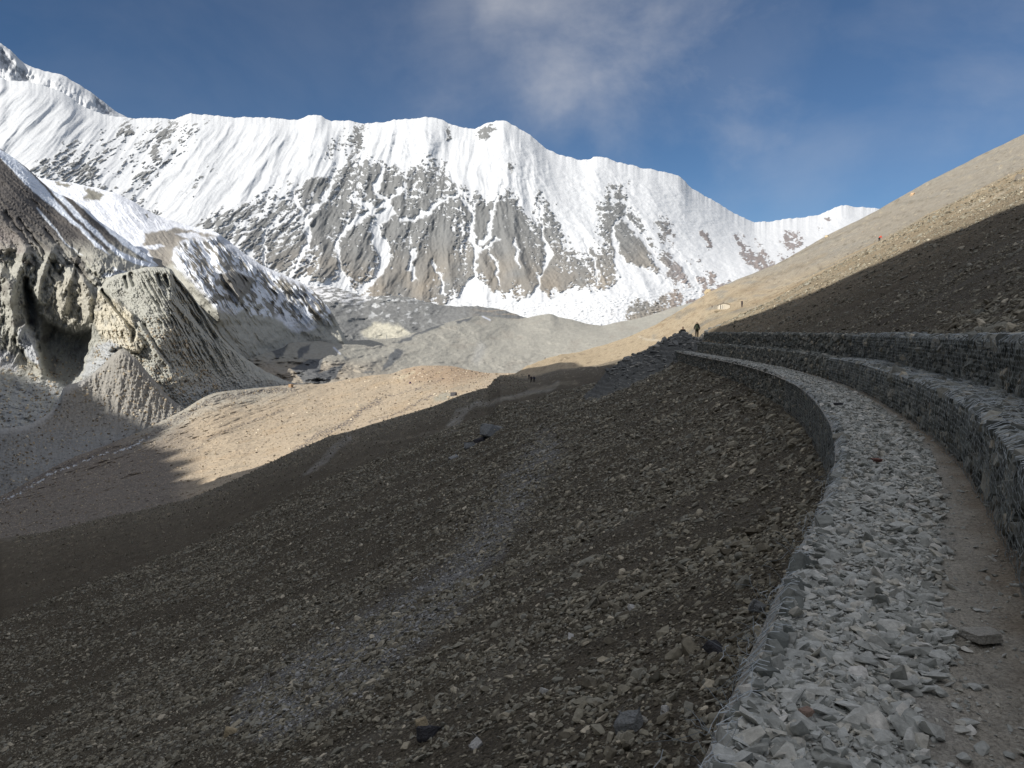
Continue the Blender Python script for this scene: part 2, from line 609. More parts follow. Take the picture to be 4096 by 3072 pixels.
rock([(1370, 940), (1480, 880), (1490, 1000), (1480, 1120), (1420, 1130), (1350, 1020)], .9, 30)
rock([(150, 600), (350, 520), (480, 480), (560, 500), (640, 470), (760, 470), (850, 480), (800, 560), (700, 640), (620, 740), (560, 860), (400, 760), (250, 780), (120, 700)], .24, 70)
rock([(170, 620), (330, 590), (420, 700), (560, 800), (640, 860), (500, 850), (330, 760), (120, 700)], .50, 60)
rock([(480, 480), (560, 500), (520, 560), (470, 540)], .6, 30)
rock([(620, 480), (760, 480), (830, 490), (760, 560), (640, 610), (560, 650), (600, 560)], .52, 40)
rock([(560, 640), (640, 600), (760, 560), (700, 660), (600, 760), (520, 720)], .42, 50)
rock([(700, 760), (860, 640), (900, 660), (760, 820)], .30, 50)
rock([(850, 860), (1000, 790), (1130, 730), (1180, 740), (1000, 880), (880, 920)], .55, 50)
rock([(800, 900), (900, 860), (960, 930), (900, 1010)], .72, 40)
rock([(1330, 560), (1400, 490), (1470, 500), (1450, 600), (1400, 650), (1300, 620)], .5, 40)
rock([(1420, 520), (1450, 530), (1450, 600), (1420, 590)], .8, 16)
rock([(1785, 510), (1800, 505), (1805, 560), (1788, 560)], .85, 9, 6)
rock([(1900, 520), (1960, 500), (1985, 510), (1940, 560), (1900, 550)], .7, 16, 8)
rock([(2410, 740), (2520, 730), (2510, 800), (2420, 800)], .6, 24)
rock([(2030, 650), (2060, 660), (2050, 700), (2030, 690)], .6, 14)
rock([(2940, 940), (2965, 930), (3010, 1000), (3090, 1070), (3070, 1110), (3020, 1070), (2970, 1030)], .72, 20, 14)
rock([(2800, 920), (2830, 935), (2850, 985), (2835, 1000)], .75, 12, 8)
rock([(3140, 920), (3200, 915), (3220, 990), (3180, 1010), (3120, 980)], .62, 22, 14)
rock([(3110, 1000), (3170, 1020), (3150, 1060), (3090, 1050)], .5, 24, 14)
rock([(3290, 870), (3330, 870), (3320, 890)], .6, 10, 6)
rock([(3260, 900), (3290, 910), (3280, 940)], .55, 14, 6)
rock([(3020, 960), (3060, 990), (3110, 1070), (3080, 1090)], .62, 18, 10)
rock([(2780, 1100), (2860, 1085), (2870, 1130), (2820, 1170), (2780, 1150)], .75, 16)
rock([(2640, 1170), (2690, 1150), (2740, 1200), (2700, 1260), (2650, 1300), (2560, 1300), (2620, 1210)], .86, 12)
rock([(2505, 1230), (2545, 1195), (2620, 1215), (2640, 1290), (2540, 1320), (2500, 1280)], .85, 14)
rock([(2740, 1210), (2820, 1160), (2930, 1120), (2930, 1250), (2760, 1290)], .97, 10)
rock([(2760, 1040), (2800, 1030), (2850, 1120), (2800, 1110)], .5, 24)
snowy = []
for pts, w in (([(1250, 830), (1222, 900), (1235, 950), (1200, 1040), (1160, 1100)], 7), ([(1110, 870), (1060, 930), (1055, 1070)], 6),
               ([(1400, 790), (1500, 835), (1400, 900), (1345, 960, 10), (1350, 1020, 5), (1370, 1110, 12)], 9),
               ([(1530, 680), (1500, 760), (1560, 830), (1500, 900, 14), (1510, 960, 24), (1540, 1010, 26), (1535, 1060, 16), (1500, 1110, 10), (1440, 1165, 14)], 9),
               ([(1900, 800), (1888, 860), (1885, 950, 12), (1905, 990, 15), (1900, 1050, 6), (1898, 1100, 9)], 6),
               ([(2020, 720), (1970, 840), (1955, 940, 8), (1900, 1000)], 5), ([(1990, 960), (1920, 1005)], 8), ([(1800, 690), (1850, 780), (1890, 860)], 7),
               ([(2150, 790, 4), (2170, 950, 6), (2200, 1020, 15), (2170, 1080, 5), (2148, 1150, 7)], 6), ([(2510, 830), (2470, 890), (2450, 930, 7), (2470, 1010, 12), (2480, 1060, 16)], 4),
               ([(2500, 870, 14), (2590, 980, 12), (2650, 1080, 16)], 9), ([(2690, 1000), (2760, 1100), (2800, 1180, 16)], 12), ([(1690, 860), (1760, 800), (1850, 770)], 7),
               ([(1600, 880), (1680, 870), (1730, 830)], 8), ([(1730, 1050), (1765, 1110), (1770, 1170)], 6), ([(1950, 1000), (1985, 1060), (1990, 1140)], 4), ([(2060, 960), (2075, 1060)], 5),
               ([(1660, 1000), (1640, 1070), (1660, 1110)], 9), ([(1330, 720), (1290, 800), (1240, 840)], 8), ([(1170, 780), (1210, 850)], 8), ([(2380, 1040), (2390, 1140)], 4),
               ([(1620, 740), (1560, 800), (1480, 850)], 9), ([(2340, 960), (2380, 1060), (2400, 1120)], 5)):
    a, b = warp(U, V, 34, 22, 41)
    m = soft(line_sd(a, b, pts, w * 1.15) + 7 * fbm(U / 22, V / 22, 3, 42), 4)
    snowy.append(m)
for poly in ([(1370, 1085), (1350, 1120), (1290, 1140), (1380, 1165), (1440, 1185), (1400, 1140)], [(1895, 1090), (1830, 1185), (1770, 1225), (2080, 1260), (2000, 1190), (1950, 1160), (1910, 1110)],
             [(2150, 1145), (2120, 1185), (2050, 1210), (2050, 1240), (2260, 1200), (2200, 1190), (2165, 1165)], [(2455, 1040), (2560, 1070), (2640, 1100), (2690, 1135), (2700, 1165), (2600, 1185), (2440, 1185), (2330, 1175), (2440, 1155), (2480, 1110)],
             [(1500, 850), (1570, 830), (1590, 860), (1530, 890), (1495, 880)], [(1250, 620), (1350, 660), (1300, 700), (1200, 720), (1150, 700)], [(1580, 480), (1690, 560), (1670, 650), (1600, 680), (1560, 640)]):
    a, b = warp(U, V, 40, 16, 43)
    snowy.append(soft(poly_sd(a, b, poly), 5))
SM = np.maximum.reduce(snowy)
wl = sstep(1450, 1100, U)
n1 = 0.5 + 0.5 * np.tanh(2.4 * (0.30 * ridged(wsf / 34, V / 75, 4, 51, .65) + 1.15 * (wl * fbm((-.87 * U + .5 * V) / 42, (.5 * U + .87 * V) / 11, 4, 55, .7) + (1 - wl) * fbm(U / 22, V / 15, 4, 52, .75)) + .5 * fbm(wsf / 70, V / 160, 3, 53) - .06))
R = R * np.interp(U, [0, 800, 1200, 1500, 2350, 2700], [.84, .76, .84, 1, 1, .86])
rk = sstep(-.05, .05, n1 - (1.055 - R)) * sstep(.02, .10, R)
rk = rk * (1 - SM)
rel = rel - 9 * SM + rk * (2 + 9 * np.abs(fbm(wsf / 24, V / 60, 4, 54)) + 12 * ridged(wsf / 40, V / 130, 4, 56) + 5 * fbm((U + .8 * V) / 9, (V - .8 * U) / 50, 3, 66))
D = D - rel * toptaper * (0.25 + 0.75 * botfade)
D = D - (1 - botfade) * (16 * np.abs(fbm(U / 34, V / 9, 4, 57)) + 9 * fbm(U / 12, V / 5, 3, 58))
C = np.empty(U.shape + (3,))
C[:] = SNOW
dirt = sstep(.1, .6, fbm(U / 60, V / 16, 4, 61)) * sstep(1180, 1240, V)
paint(C, .25 * dirt, (.5, .48, .45))
tone = 1 + .22 * fbm(wsf / 30, V / 90, 4, 62) + .10 * fbm(U / 9, V / 9, 2, 63)
rc = np.empty_like(C)
warm = np.clip(sstep(900, 1180, V) * (0.55 + fbm(U / 120, V / 120, 3, 64)), 0, 1)[..., None]
rc[:] = np.array((.20, .205, .205)) * (1 - warm) + np.array((.285, .255, .215)) * warm
mauve = sstep(2600, 2760, U)[..., None]
rc = rc * (1 - .6 * mauve) + np.array((.30, .255, .25)) * .6 * mauve
C = C * (1 - rk[..., None]) + rc * tone[..., None] * rk[..., None]
range_mat = terrain_mat("snow and rock", [(0.02, .06), (0.006, .04)], bumps=((0.03, 3.0), (0.009, 5.0)), rough=0.8)
X, Y, Z = sheet_world(U, V, D)
obj("snow_mountain_range", grid_mesh("snow_mountain_range", X, Y, Z, {"Col": C}), range_mat, kind="structure", label="long snow-covered mountain range with rock face in the middle")

# ---------------- the higher summit behind it, upper left
PK = [(-400, 60), (-200, 100), (0, 172), (40, 200), (100, 255), (150, 275), (200, 290), (240, 297), (300, 330), (380, 380), (430, 420), (480, 455), (560, 490), (700, 540)]
U, V, D = make_sheet([(PK, 7000.), ([(-400, 420), (0, 440), (300, 480), (700, 620)], 6000.)], -400, 700, 330, 110, 5.0, 8)
sf = U + .2 * V
top = sstep(0, 40, V - np.interp(U, [p[0] for p in PK], [p[1] for p in PK]))
D = D - top * (160 * ridged(sf / 110, V / 200, 3, 81) + 60 * ridged(sf / 35, V / 90, 3, 82) + 25 * fbm(U / 14, V / 14, 3, 83))
a, b = warp(U, V, 40, 14, 84)
rkm = np.maximum(soft(poly_sd(a, b, [(0, 190), (40, 230), (80, 270), (120, 320), (60, 320), (0, 250)]), 12),
                 soft(poly_sd(a, b, [(370, 385), (400, 390), (460, 455), (430, 460), (385, 430)]), 8))
D = D + 90 * rkm * top
rkp = rkm * sstep(-.1, .1, fbm(U / 12, V / 16, 4, 85) + .05)
C = np.empty(U.shape + (3,))
C[:] = SNOW
paint(C, rkp, (.25, .27, .30))
X, Y, Z = sheet_world(U, V, D)
obj("far_summit", grid_mesh("far_summit", X, Y, Z, {"Col": C}), range_mat, kind="structure", label="highest snowy summit rising at the left behind the range")

# ---------------- snow dome and streaked hill behind the moraine
SK3 = [(60, 660), (100, 690), (179, 716), (271, 730), (380, 751), (461, 773), (521, 800), (613, 854), (705, 887), (787, 911), (846, 922), (922, 970),
       (993, 1025), (1063, 1068), (1150, 1106), (1220, 1140), (1280, 1190), (1330, 1255), (1370, 1330), (1420, 1420), (1480, 1520), (1600, 1640)]
U, V, D = make_sheet([(SK3, [(60, 1900), (700, 1600), (1063, 1500), (1600, 1500)]),
                      ([(60, 900), (400, 950), (590, 985), (700, 1040), (860, 1200), (1000, 1290), (1200, 1370), (1370, 1460), (1480, 1580), (1600, 1700)], [(60, 1500), (590, 1300), (860, 1130), (1000, 1220), (1200, 1400), (1600, 1500)]),
                      ([(60, 1200), (590, 1250), (860, 1420), (1200, 1590), (1400, 1640), (1600, 1760)], [(60, 1200), (590, 1000), (860, 1040), (1000, 1150), (1200, 1300), (1600, 1350)])], 60, 1600, 620, 330, 3.0, 15)
top = sstep(0, 30, V - np.interp(U, [p[0] for p in SK3], [p[1] for p in SK3]))
sf = U - .75 * V + 14 * fbm(U / 60, V / 60, 3, 90)
E1 = [(715, 968), (868, 945), (1000, 1060), (1150, 1120), (1260, 1160), (1360, 1210), (1330, 1290), (1230, 1300), (1120, 1260), (1030, 1270), (960, 1240), (930, 1260), (860, 1220), (760, 1110), (690, 1050)]
a, b = warp(U, V, 50, 16, 91)
e1 = soft(poly_sd(a, b, E1), 16)
D = D - top * (28 * fbm(U / 170, V / 120, 3, 92) + (8 + 14 * e1) * ridged(sf / 38, V / 160, 3, 93) + 4 * fbm(U / 20, V / 20, 3, 94))
D = D - 75 * soft(poly_sd(U, V, [(868, 990), (940, 1060), (1012, 1112), (985, 1160), (955, 1212), (900, 1120), (850, 1050)]), 14)
D = D - 30 * soft(line_sd(U, V, [(722, 962), (850, 955), (880, 940)], 14), 14) - 60 * soft(poly_sd(U, V, [(690, 1000), (760, 965), (850, 1060), (900, 1180), (880, 1280), (740, 1120)]), 30)
C = np.empty(U.shape + (3,))
C[:] = (.74, .74, .76)
for poly, f in (([(335, 752), (370, 756), (414, 779), (398, 803), (330, 797), (348, 775)], 6), ([(215, 722), (288, 738), (280, 750), (230, 742)], 6), ([(577, 857), (590, 855), (600, 870), (585, 868)], 3)):
    a, b = warp(U, V, 14, 12, 95)
    paint(C, soft(poly_sd(a, b, poly), f), (.23, .215, .18))
gry = (.44, .42, .36)
a, b = warp(U, V, 30, 12, 96)
paint(C, soft(poly_sd(a, b, [(585, 932), (711, 914), (803, 930), (868, 940), (727, 965), (695, 992), (689, 1090), (640, 1090), (608, 1030), (572, 975)]), 5), (.30, .27, .23))
paint(C, soft(poly_sd(a, b, [(700, 935), (790, 930), (820, 955), (740, 955)]), 5), (.72, .72, .74))
paint(C, soft(poly_sd(a, b, [(570, 985), (650, 975), (660, 985), (600, 1000)]), 4), (.72, .72, .74))
lowg = soft(poly_sd(a, b, [(690, 1050), (870, 1240), (930, 1260), (1030, 1200), (1100, 1270), (1180, 1330), (1250, 1320), (1320, 1250), (1400, 1215), (1500, 1260), (1620, 1300), (1620, 1800), (600, 1800), (600, 1100)]), 10)
paint(C, lowg, gry)
st = 0.5 + 0.5 * np.tanh(2.2 * (fbm(sf / 15, V / 110, 4, 97, .6) + .5 * fbm(U / 30, V / 40, 3, 98)))
paint(C, e1 * sstep(.50, .58, st), (.27, .25, .215))
paint(C, e1 * sstep(.52, .44, st) * sstep(.55, .45, fbm(U / 40, V / 40, 3, 99) + .5 * lowg), (.76, .77, .79))
paint(C, soft(poly_sd(U, V, [(878, 1098), (940, 1082), (1012, 1115), (1010, 1150), (955, 1210)]), 5), (.27, .25, .22))
veins = sstep(.30, .5, ridged(sf / 60, V / 120, 3, 100)) * sstep(.0, .2, fbm(U / 50, V / 50, 3, 101)) * soft(poly_sd(U, V, [(1080, 1190), (1350, 1210), (1340, 1290), (1240, 1310), (1150, 1300)]), 20)
paint(C, veins, (.76, .77, .79))
C *= (1 + .16 * fbm(U / 18, V / 18, 4, 102))[..., None]
moraine_mat = terrain_mat("moraine rubble", [(0.35, .26), (0.06, .16)], bumps=((0.25, 1.6), (0.06, 3.5)), rough=0.95)
X, Y, Z = sheet_world(U, V, D)
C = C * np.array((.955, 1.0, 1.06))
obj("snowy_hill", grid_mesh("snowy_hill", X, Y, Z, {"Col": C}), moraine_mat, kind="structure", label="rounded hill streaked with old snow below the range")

# ---------------- dark rubble-covered glacier tongue
EK = [(950, 1080), (1100, 1115), (1217, 1143), (1325, 1149), (1380, 1160), (1461, 1187), (1542, 1184), (1613, 1187), (1705, 1208), (1814, 1225), (1879, 1225),
      (1977, 1233), (2058, 1255), (2096, 1268), (2200, 1290), (2400, 1330)]
U, V, D = make_sheet([(EK, 3300.), ([(950, 1290), (1200, 1320), (1500, 1400), (1700, 1390), (1900, 1330), (2100, 1330), (2400, 1350)], 2750.)], 950, 2400, 560, 110, 5.0, 25)
top = sstep(0, 16, V - np.interp(U, [p[0] for p in EK], [p[1] for p in EK]))
D = D - top * (45 * fbm(U / 130, V / 50, 4, 111) + 9 * ridged((U + V) / 50, V / 24, 3, 112))
C = np.empty(U.shape + (3,))
C[:] = (.20, .205, .205)
st = fbm(U / 38, V / 7 + U / 90, 4, 113, .6)
paint(C, sstep(.22, .30, st) * sstep(1240, 1180, V + .06 * (U - 1500)), (.72, .74, .76))
paint(C, .8 * sstep(.12, .35, fbm((U + .5 * V) / 30, V / 22, 4, 114)) * soft(poly_sd(U, V, [(1380, 1160), (1500, 1190), (1700, 1200), (1760, 1260), (1680, 1300), (1500, 1270), (1350, 1230)]), 30), (.62, .64, .65))
paint(C, .85 * sstep(.0, .3, fbm(U / 60, V / 12, 3, 115)) * sstep(1850, 2000, U), (.33, .29, .24))
a, b = warp(U, V, 24, 10, 116)
paint(C, soft(poly_sd(a, b, [(1440, 1330), (1500, 1290), (1590, 1300), (1650, 1340), (1560, 1370), (1460, 1350)]), 10) * sstep(-.3, .1, ridged(U / 16, V / 60, 3, 117)), (.50, .48, .40))
paint(C, soft(poly_sd(a, b, [(1000, 1100), (1300, 1130), (1480, 1190), (1440, 1215), (1200, 1190), (1000, 1180)]), 10) * sstep(.0, .2, st + .1), (.70, .71, .73))
C *= (1 + .3 * fbm(U / 14, V / 9, 4, 118))[..., None]
X, Y, Z = sheet_world(U, V, D)
obj("glacier_tongue", grid_mesh("glacier_tongue", X, Y, Z, {"Col": C}), moraine_mat, kind="structure", label="dark rubble-covered glacier tongue with old snow patches")

# ---------------- grey-brown moraine dome in the middle distance
DK = [(860, 1390), (960, 1385), (1100, 1375), (1250, 1365), (1400, 1362), (1500, 1358), (1597, 1350), (1651, 1333), (1730, 1310), (1814, 1284), (1922, 1263), (2063, 1276),
      (2200, 1256), (2236, 1268), (2290, 1279), (2350, 1295), (2405, 1302), (2464, 1290), (2560, 1272), (2700, 1228), (2900, 1180)]
U, V, D = make_sheet([(DK, [(860, 1230), (1250, 1420), (1500, 1650), (2200, 2500), (2900, 2300)]), ([(900, 1470), (1500, 1440), (2100, 1380), (2900, 1300)], [(860, 1100), (1300, 1200), (1600, 1450), (2200, 1900), (2900, 1700)]),
                      ([(900, 1660), (1500, 1560), (2100, 1560), (2500, 1470), (2900, 1400)], [(860, 960), (1300, 1000), (2200, 1200), (2900, 1100)])], 860, 2900, 640, 140, 2.5, 35)
top = sstep(0, 20, V - np.interp(U, [p[0] for p in DK], [p[1] for p in DK]))
D = D - top * (48 * fbm(U / 130, V / 50, 4, 121) + 9 * fbm(U / 26, V / 12, 4, 122))
D = D + 12 * soft(poly_sd(U, V, [(1045, 1340), (1140, 1360), (1160, 1430), (1110, 1440), (1060, 1400)]), 20)
C = np.empty(U.shape + (3,))
C[:] = (.38, .355, .30)
paint(C, sstep(1700, 1300, U) * sstep(1420, 1480, V) * .8, (.36, .30, .23))
paint(C, .7 * sstep(.1, .5, fbm(U / 90, V / 35, 3, 123)), (.36, .325, .27))
dk = (.125, .13, .135)
a, b = warp(U, V, 30, 10, 124)
for poly in ([(1165, 1475), (1230, 1440), (1295, 1430), (1275, 1490), (1380, 1455), (1340, 1510), (1290, 1540), (1215, 1530)], [(1190, 1400), (1245, 1375), (1230, 1410), (1190, 1440)],
             [(1575, 1398), (1590, 1397), (1620, 1405), (1580, 1450), (1520, 1488), (1555, 1430)], [(1575, 1370), (1640, 1345), (1760, 1290), (1780, 1300), (1650, 1350), (1640, 1365)],
             [(1050, 1365), (1120, 1350), (1150, 1370), (1135, 1420), (1110, 1440), (1080, 1400)], [(1375, 1420), (1392, 1425), (1385, 1445)],
             [(1445, 1486), (1480, 1484), (1500, 1492), (1460, 1492)], [(1820, 1285), (1900, 1262), (1880, 1280), (1830, 1295)]):
    paint(C, .92 * soft(poly_sd(a, b, poly), 4), dk)
paint(C, .8 * soft(poly_sd(a, b, [(1440, 1320), (1480, 1290), (1600, 1300), (1640, 1340), (1560, 1352), (1470, 1352)]), 8), (.44, .42, .36))
for pts in ([(1335, 1390), (1360, 1415)], [(1345, 1300), (1390, 1330)], [(1930, 1265), (1960, 1280)]):
    paint(C, soft(line_sd(U, V, pts, 3), 3), (.72, .72, .74))
paint(C, .35 * soft(line_sd(a, b, [(1925, 1385), (1905, 1440)], 16), 16), (.46, .45, .43))
C *= (1 + .14 * fbm(U / 12, V / 8, 4, 125))[..., None]
X, Y, Z = sheet_world(U, V, D)
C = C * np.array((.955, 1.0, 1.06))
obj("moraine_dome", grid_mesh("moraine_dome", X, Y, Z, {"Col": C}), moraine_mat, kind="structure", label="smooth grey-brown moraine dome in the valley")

# ---------------- steep left flank with snow gullies, cliffs and hollow
SK1 = [(-500, 380), (-200, 480), (0, 594), (60, 636), (108, 672), (160, 720), (215, 765), (270, 790), (330, 822), (398, 885), (471, 935), (540, 985), (575, 1008), (630, 1058), (680, 1100), (760, 1180)]
U, V, D = make_sheet([(SK1, [(-500, 1100), (0, 1150), (760, 1130)]),
                      ([(-500, 900), (0, 960), (250, 1050), (400, 1110), (760, 1250)], [(-500, 880), (0, 950), (300, 960), (400, 930), (760, 1000)]),
                      ([(-500, 1300), (0, 1360), (250, 1420), (400, 1450), (760, 1500)], [(-500, 800), (0, 880), (300, 905), (400, 885), (760, 940)]),
                      ([(-500, 1780), (0, 1790), (250, 1700), (760, 1700)], [(-500, 680), (0, 700), (250, 760), (760, 850)])], -500, 760, 560, 520, 3.0, 45)
top = sstep(0, 30, V - np.interp(U, [p[0] for p in SK1], [p[1] for p in SK1]))
sf = U * .62 - V * .78 + 10 * fbm(U / 70, V / 70, 3, 130)      # across the fall line of the upper slope
al = U * .78 + V * .62
up = sstep(1080, 960, V - .1 * U)
D = D - top * up * (11 * ridged(sf / 62, al / 500, 2, 131) + 4 * ridged(sf / 24, al / 260, 3, 132) + 2.2 * fbm(U / 9, V / 9, 3, 133))
lowc = sstep(930, 1060, V + .0 * U)
uw0, vw0 = warp(U, V, 40, 14, 146)
sv = U + .25 * V + 16 * fbm(U / 60, V / 60, 3, 134)
cl = sstep(1500, 1380, V)
D = D - lowc * cl * (11 * ridged(sv / 70, V / 240, 4, 135) + 6 * ridged(sv / 28, V / 90, 4, 136) + 4.0 * fbm(U / 16, V / 16, 5, 137, .65) + 4.5 * ridged((U - .45 * V) / 17, (V + .3 * U) / 48, 4, 164, .6))
for pts in ([(20, 850), (110, 960), (190, 1060), (215, 1130)], [(80, 880), (180, 1010), (250, 1120), (262, 1190)], [(180, 920), (290, 1040), (380, 1150)],
            [(120, 1000), (150, 1060), (140, 1130)], [(300, 1010), (400, 1120)], [(230, 1000), (300, 1090), (330, 1180)]):
    pw = np.array(pts)
    D = D + 11 * soft(line_sd(uw0, vw0, pts, 5), 9) - 7 * soft(line_sd(uw0, vw0, [(x - 22, y + 4) for x, y in pts], 6), 16)
for pts, w, h, f in (([(95, 1010), (70, 1100), (40, 1200), (60, 1330)], 14, 26, 26), ([(200, 1010), (160, 1120), (150, 1220), (165, 1380), (170, 1480)], 10, 34, 30),
                     ([(290, 1090), (250, 1180), (260, 1230)], 16, 20, 20), ([(330, 1130), (345, 1200), (355, 1260)], 16, 26, 24), ([(0, 1090), (30, 1120), (40, 1200)], 16, 22, 20)):
    D = D - h * soft(line_sd(U, V, pts, w), f)
D = D + 46 * soft(poly_sd(uw0, vw0, [(105, 1120), (140, 1200), (180, 1285), (250, 1320), (330, 1335), (372, 1310), (372, 1410), (330, 1480), (260, 1540), (190, 1500), (140, 1380), (100, 1250)]), 16)
D = D - 14 * soft(poly_sd(uw0, vw0, [(205, 1105), (345, 1110), (400, 1190), (390, 1290), (300, 1312), (215, 1280), (185, 1190)]), 22)
D = D - sstep(1440, 1540, V) * (6 * fbm(U / 34, V / 18, 5, 148, .6) + 5 * ridged((U + .4 * V) / 46, V / 90, 3, 149))
uw, vw = warp(U, V, 30, 16, 145)
D = D + 13 * soft(poly_sd(uw, vw, [(-40, 1010), (70, 1005), (85, 1050), (50, 1075), (-40, 1080)]), 16)
D = D - 20 * soft(poly_sd(uw0, vw0, [(65, 1320), (100, 1290), (145, 1330), (150, 1400), (170, 1480), (115, 1440), (75, 1370)]), 10)
C = np.empty(U.shape + (3,))
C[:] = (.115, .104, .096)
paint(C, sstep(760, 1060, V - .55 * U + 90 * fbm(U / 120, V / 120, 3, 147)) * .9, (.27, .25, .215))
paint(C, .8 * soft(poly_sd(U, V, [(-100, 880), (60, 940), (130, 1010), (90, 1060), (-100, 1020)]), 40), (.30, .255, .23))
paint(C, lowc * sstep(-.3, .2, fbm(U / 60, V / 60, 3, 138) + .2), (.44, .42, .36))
a, b = warp(U, V, 36, 9, 139)
paint(C, .8 * soft(poly_sd(a, b, [(205, 1105), (345, 1110), (400, 1190), (390, 1290), (300, 1312), (215, 1280), (185, 1190)]), 24), (.50, .46, .375))
paint(C, soft(poly_sd(a, b, [(70, 1330), (100, 1300), (140, 1330), (150, 1400), (165, 1470), (110, 1430), (75, 1370)]), 8), (.46, .46, .46))
paint(C, soft(poly_sd(a, b, [(-20, 1380), (60, 1420), (70, 1490), (-20, 1470)]), 10), (.42, .41, .40))
paint(C, soft(poly_sd(a, b, [(360, 1380), (420, 1340), (480, 1390), (470, 1420), (400, 1470), (320, 1500), (330, 1440)]), 10), (.44, .44, .44))
paint(C, .8 * sstep(1480, 1560, V), (.38, .38, .37))
a, b = warp(U, V, 40, 6, 140)
for poly in ([(-300, 420), (0, 597), (33, 612), (83, 655), (139, 705), (186, 758), (252, 832), (292, 876), (345, 925), (411, 991), (440, 1020), (380, 985), (318, 915), (272, 882), (215, 830), (159, 788), (99, 735), (50, 680), (0, 630), (-300, 470)],
             [(149, 700), (186, 725), (239, 771), (298, 834), (338, 878), (391, 922), (435, 972), (485, 1008), (560, 1040), (630, 1061), (600, 1070), (540, 1056), (464, 1018), (408, 964), (348, 912), (298, 862), (232, 792), (166, 722)],
             [(259, 762), (332, 812), (398, 876), (471, 925), (564, 1003), (640, 1062), (600, 1050), (497, 982), (414, 910), (360, 860), (298, 805)]):
    paint(C, soft(poly_sd(a, b, poly), 4), (.74, .77, .82))
m = soft(line_sd(a, b, [(149, 832, 2), (186, 878, 5), (222, 918, 4), (260, 975, 2), (330, 1020, 1)], 4), 3)
paint(C, m, (.66, .68, .70))
paint(C, soft(poly_sd(a, b, [(455, 1066), (475, 1080), (520, 1090), (440, 1105), (400, 1110), (420, 1090), (456, 1092)]), 4), (.72, .73, .74))
C *= (1 + .18 * fbm(U / 14, V / 14, 4, 141) + .08 * fbm(sf / 9, al / 80, 3, 142))[..., None]
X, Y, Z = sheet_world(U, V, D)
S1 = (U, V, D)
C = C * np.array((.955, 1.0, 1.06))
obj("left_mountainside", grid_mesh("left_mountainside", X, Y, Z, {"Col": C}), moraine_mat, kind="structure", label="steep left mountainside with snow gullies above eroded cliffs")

# ---------------- pale eroded moraine wall
SK2 = [(230, 1640), (310, 1510), (345, 1410), (364, 1300), (376, 1215), (392, 1150), (450, 1106), (542, 1079), (597, 1068), (678, 1073), (700, 1100), (760, 1171), (830, 1269), (873, 1334), (922, 1388),
       (1004, 1448), (1085, 1497), (1200, 1535), (1320, 1540)]
U, V, D = make_sheet([(SK2, [(230, 960), (390, 890), (600, 880), (760, 900), (1320, 1000)]),
                      ([(230, 1680), (310, 1580), (364, 1440), (400, 1380), (600, 1350), (760, 1420), (900, 1470), (1320, 1575)], [(230, 900), (364, 840), (460, 790), (600, 770), (900, 860), (1320, 960)]),
                      ([(230, 1760), (400, 1710), (600, 1700), (800, 1650), (1000, 1610), (1320, 1590)], [(230, 820), (450, 690), (700, 690), (900, 790), (1320, 940)]),
                      ([(230, 1900), (400, 1860), (600, 1790), (800, 1700), (1000, 1640), (1320, 1610)], [(230, 640), (700, 650), (1000, 800), (1320, 930)])], 230, 1320, 560, 420, 5.0, 55)
top = sstep(0, 14, V - np.interp(U, [p[0] for p in SK2], [p[1] for p in SK2]))
sf = U - .58 * (V - 1100) + 9 * fbm(U / 50, V / 50, 3, 150)
rib = sstep(470, 600, sf) * sstep(1560, 1400, V)
D = D - top * (rib * (11 * ridged(sf / 19, V / 170, 3, 151) + 9 * ridged(sf / 44, V / 220, 3, 152)) + 3.5 * fbm(U / 10, V / 10, 4, 153, .65) + 3.5 * ridged(sf / 13, V / 40, 3, 165, .6) + 14 * fbm(U / 120, V / 120, 3, 154))
cream = [(440, 1200), (400, 1160), (370, 1180), (385, 1240), (365, 1270), (390, 1330), (440, 1400), (480, 1395), (560, 1412), (580, 1370), (540, 1320), (530, 1260), (470, 1200)]
crm = soft(poly_sd(*warp(U, V, 30, 10, 155), cream), 8)
D = D - top * crm * (12 + 9 * ridged((U - .3 * V) / 22, V / 60, 3, 156))
D = D + 26 * soft(line_sd(U, V, [(405, 1160, 5), (450, 1215, 9), (505, 1275, 11), (535, 1330, 10), (530, 1365, 5)], 6), 5)
D = D - 10 * soft(line_sd(U, V, [(560, 1300), (620, 1400), (680, 1470)], 4), 8) + 9 * soft(line_sd(U, V, [(580, 1300), (635, 1400), (690, 1475)], 4), 8)
D = D + 19 * soft(poly_sd(U, V, [(690, 1090), (740, 1150), (800, 1240), (870, 1350), (860, 1380), (790, 1300), (720, 1210), (690, 1150)]), 10) * top
for c in ((525, 1110, 18), (500, 1120, 12), (630, 1110, 12), (660, 1115, 14)):
    D = D + 14 * soft(line_sd(U, V, [(c[0], c[1] - 10, c[2] * .6), (c[0] + 12, c[1] + 30, c[2] * .4)], 5), 5)
C = np.empty(U.shape + (3,))
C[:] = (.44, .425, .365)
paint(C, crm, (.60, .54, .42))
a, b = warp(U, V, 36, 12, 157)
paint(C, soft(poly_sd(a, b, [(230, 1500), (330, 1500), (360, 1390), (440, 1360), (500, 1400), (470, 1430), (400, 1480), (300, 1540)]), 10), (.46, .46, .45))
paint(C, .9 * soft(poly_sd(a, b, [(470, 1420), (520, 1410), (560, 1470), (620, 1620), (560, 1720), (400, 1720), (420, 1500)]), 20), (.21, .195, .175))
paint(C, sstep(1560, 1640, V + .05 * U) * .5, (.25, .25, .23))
paint(C, .6 * sstep(.1, .4, fbm(U / 50, V / 50, 3, 158)), (.40, .38, .33))
paint(C, .6 * soft(poly_sd(a, b, [(620, 1560), (760, 1520), (900, 1500), (1200, 1545), (1000, 1600), (800, 1640)]), 30), (.52, .50, .45))
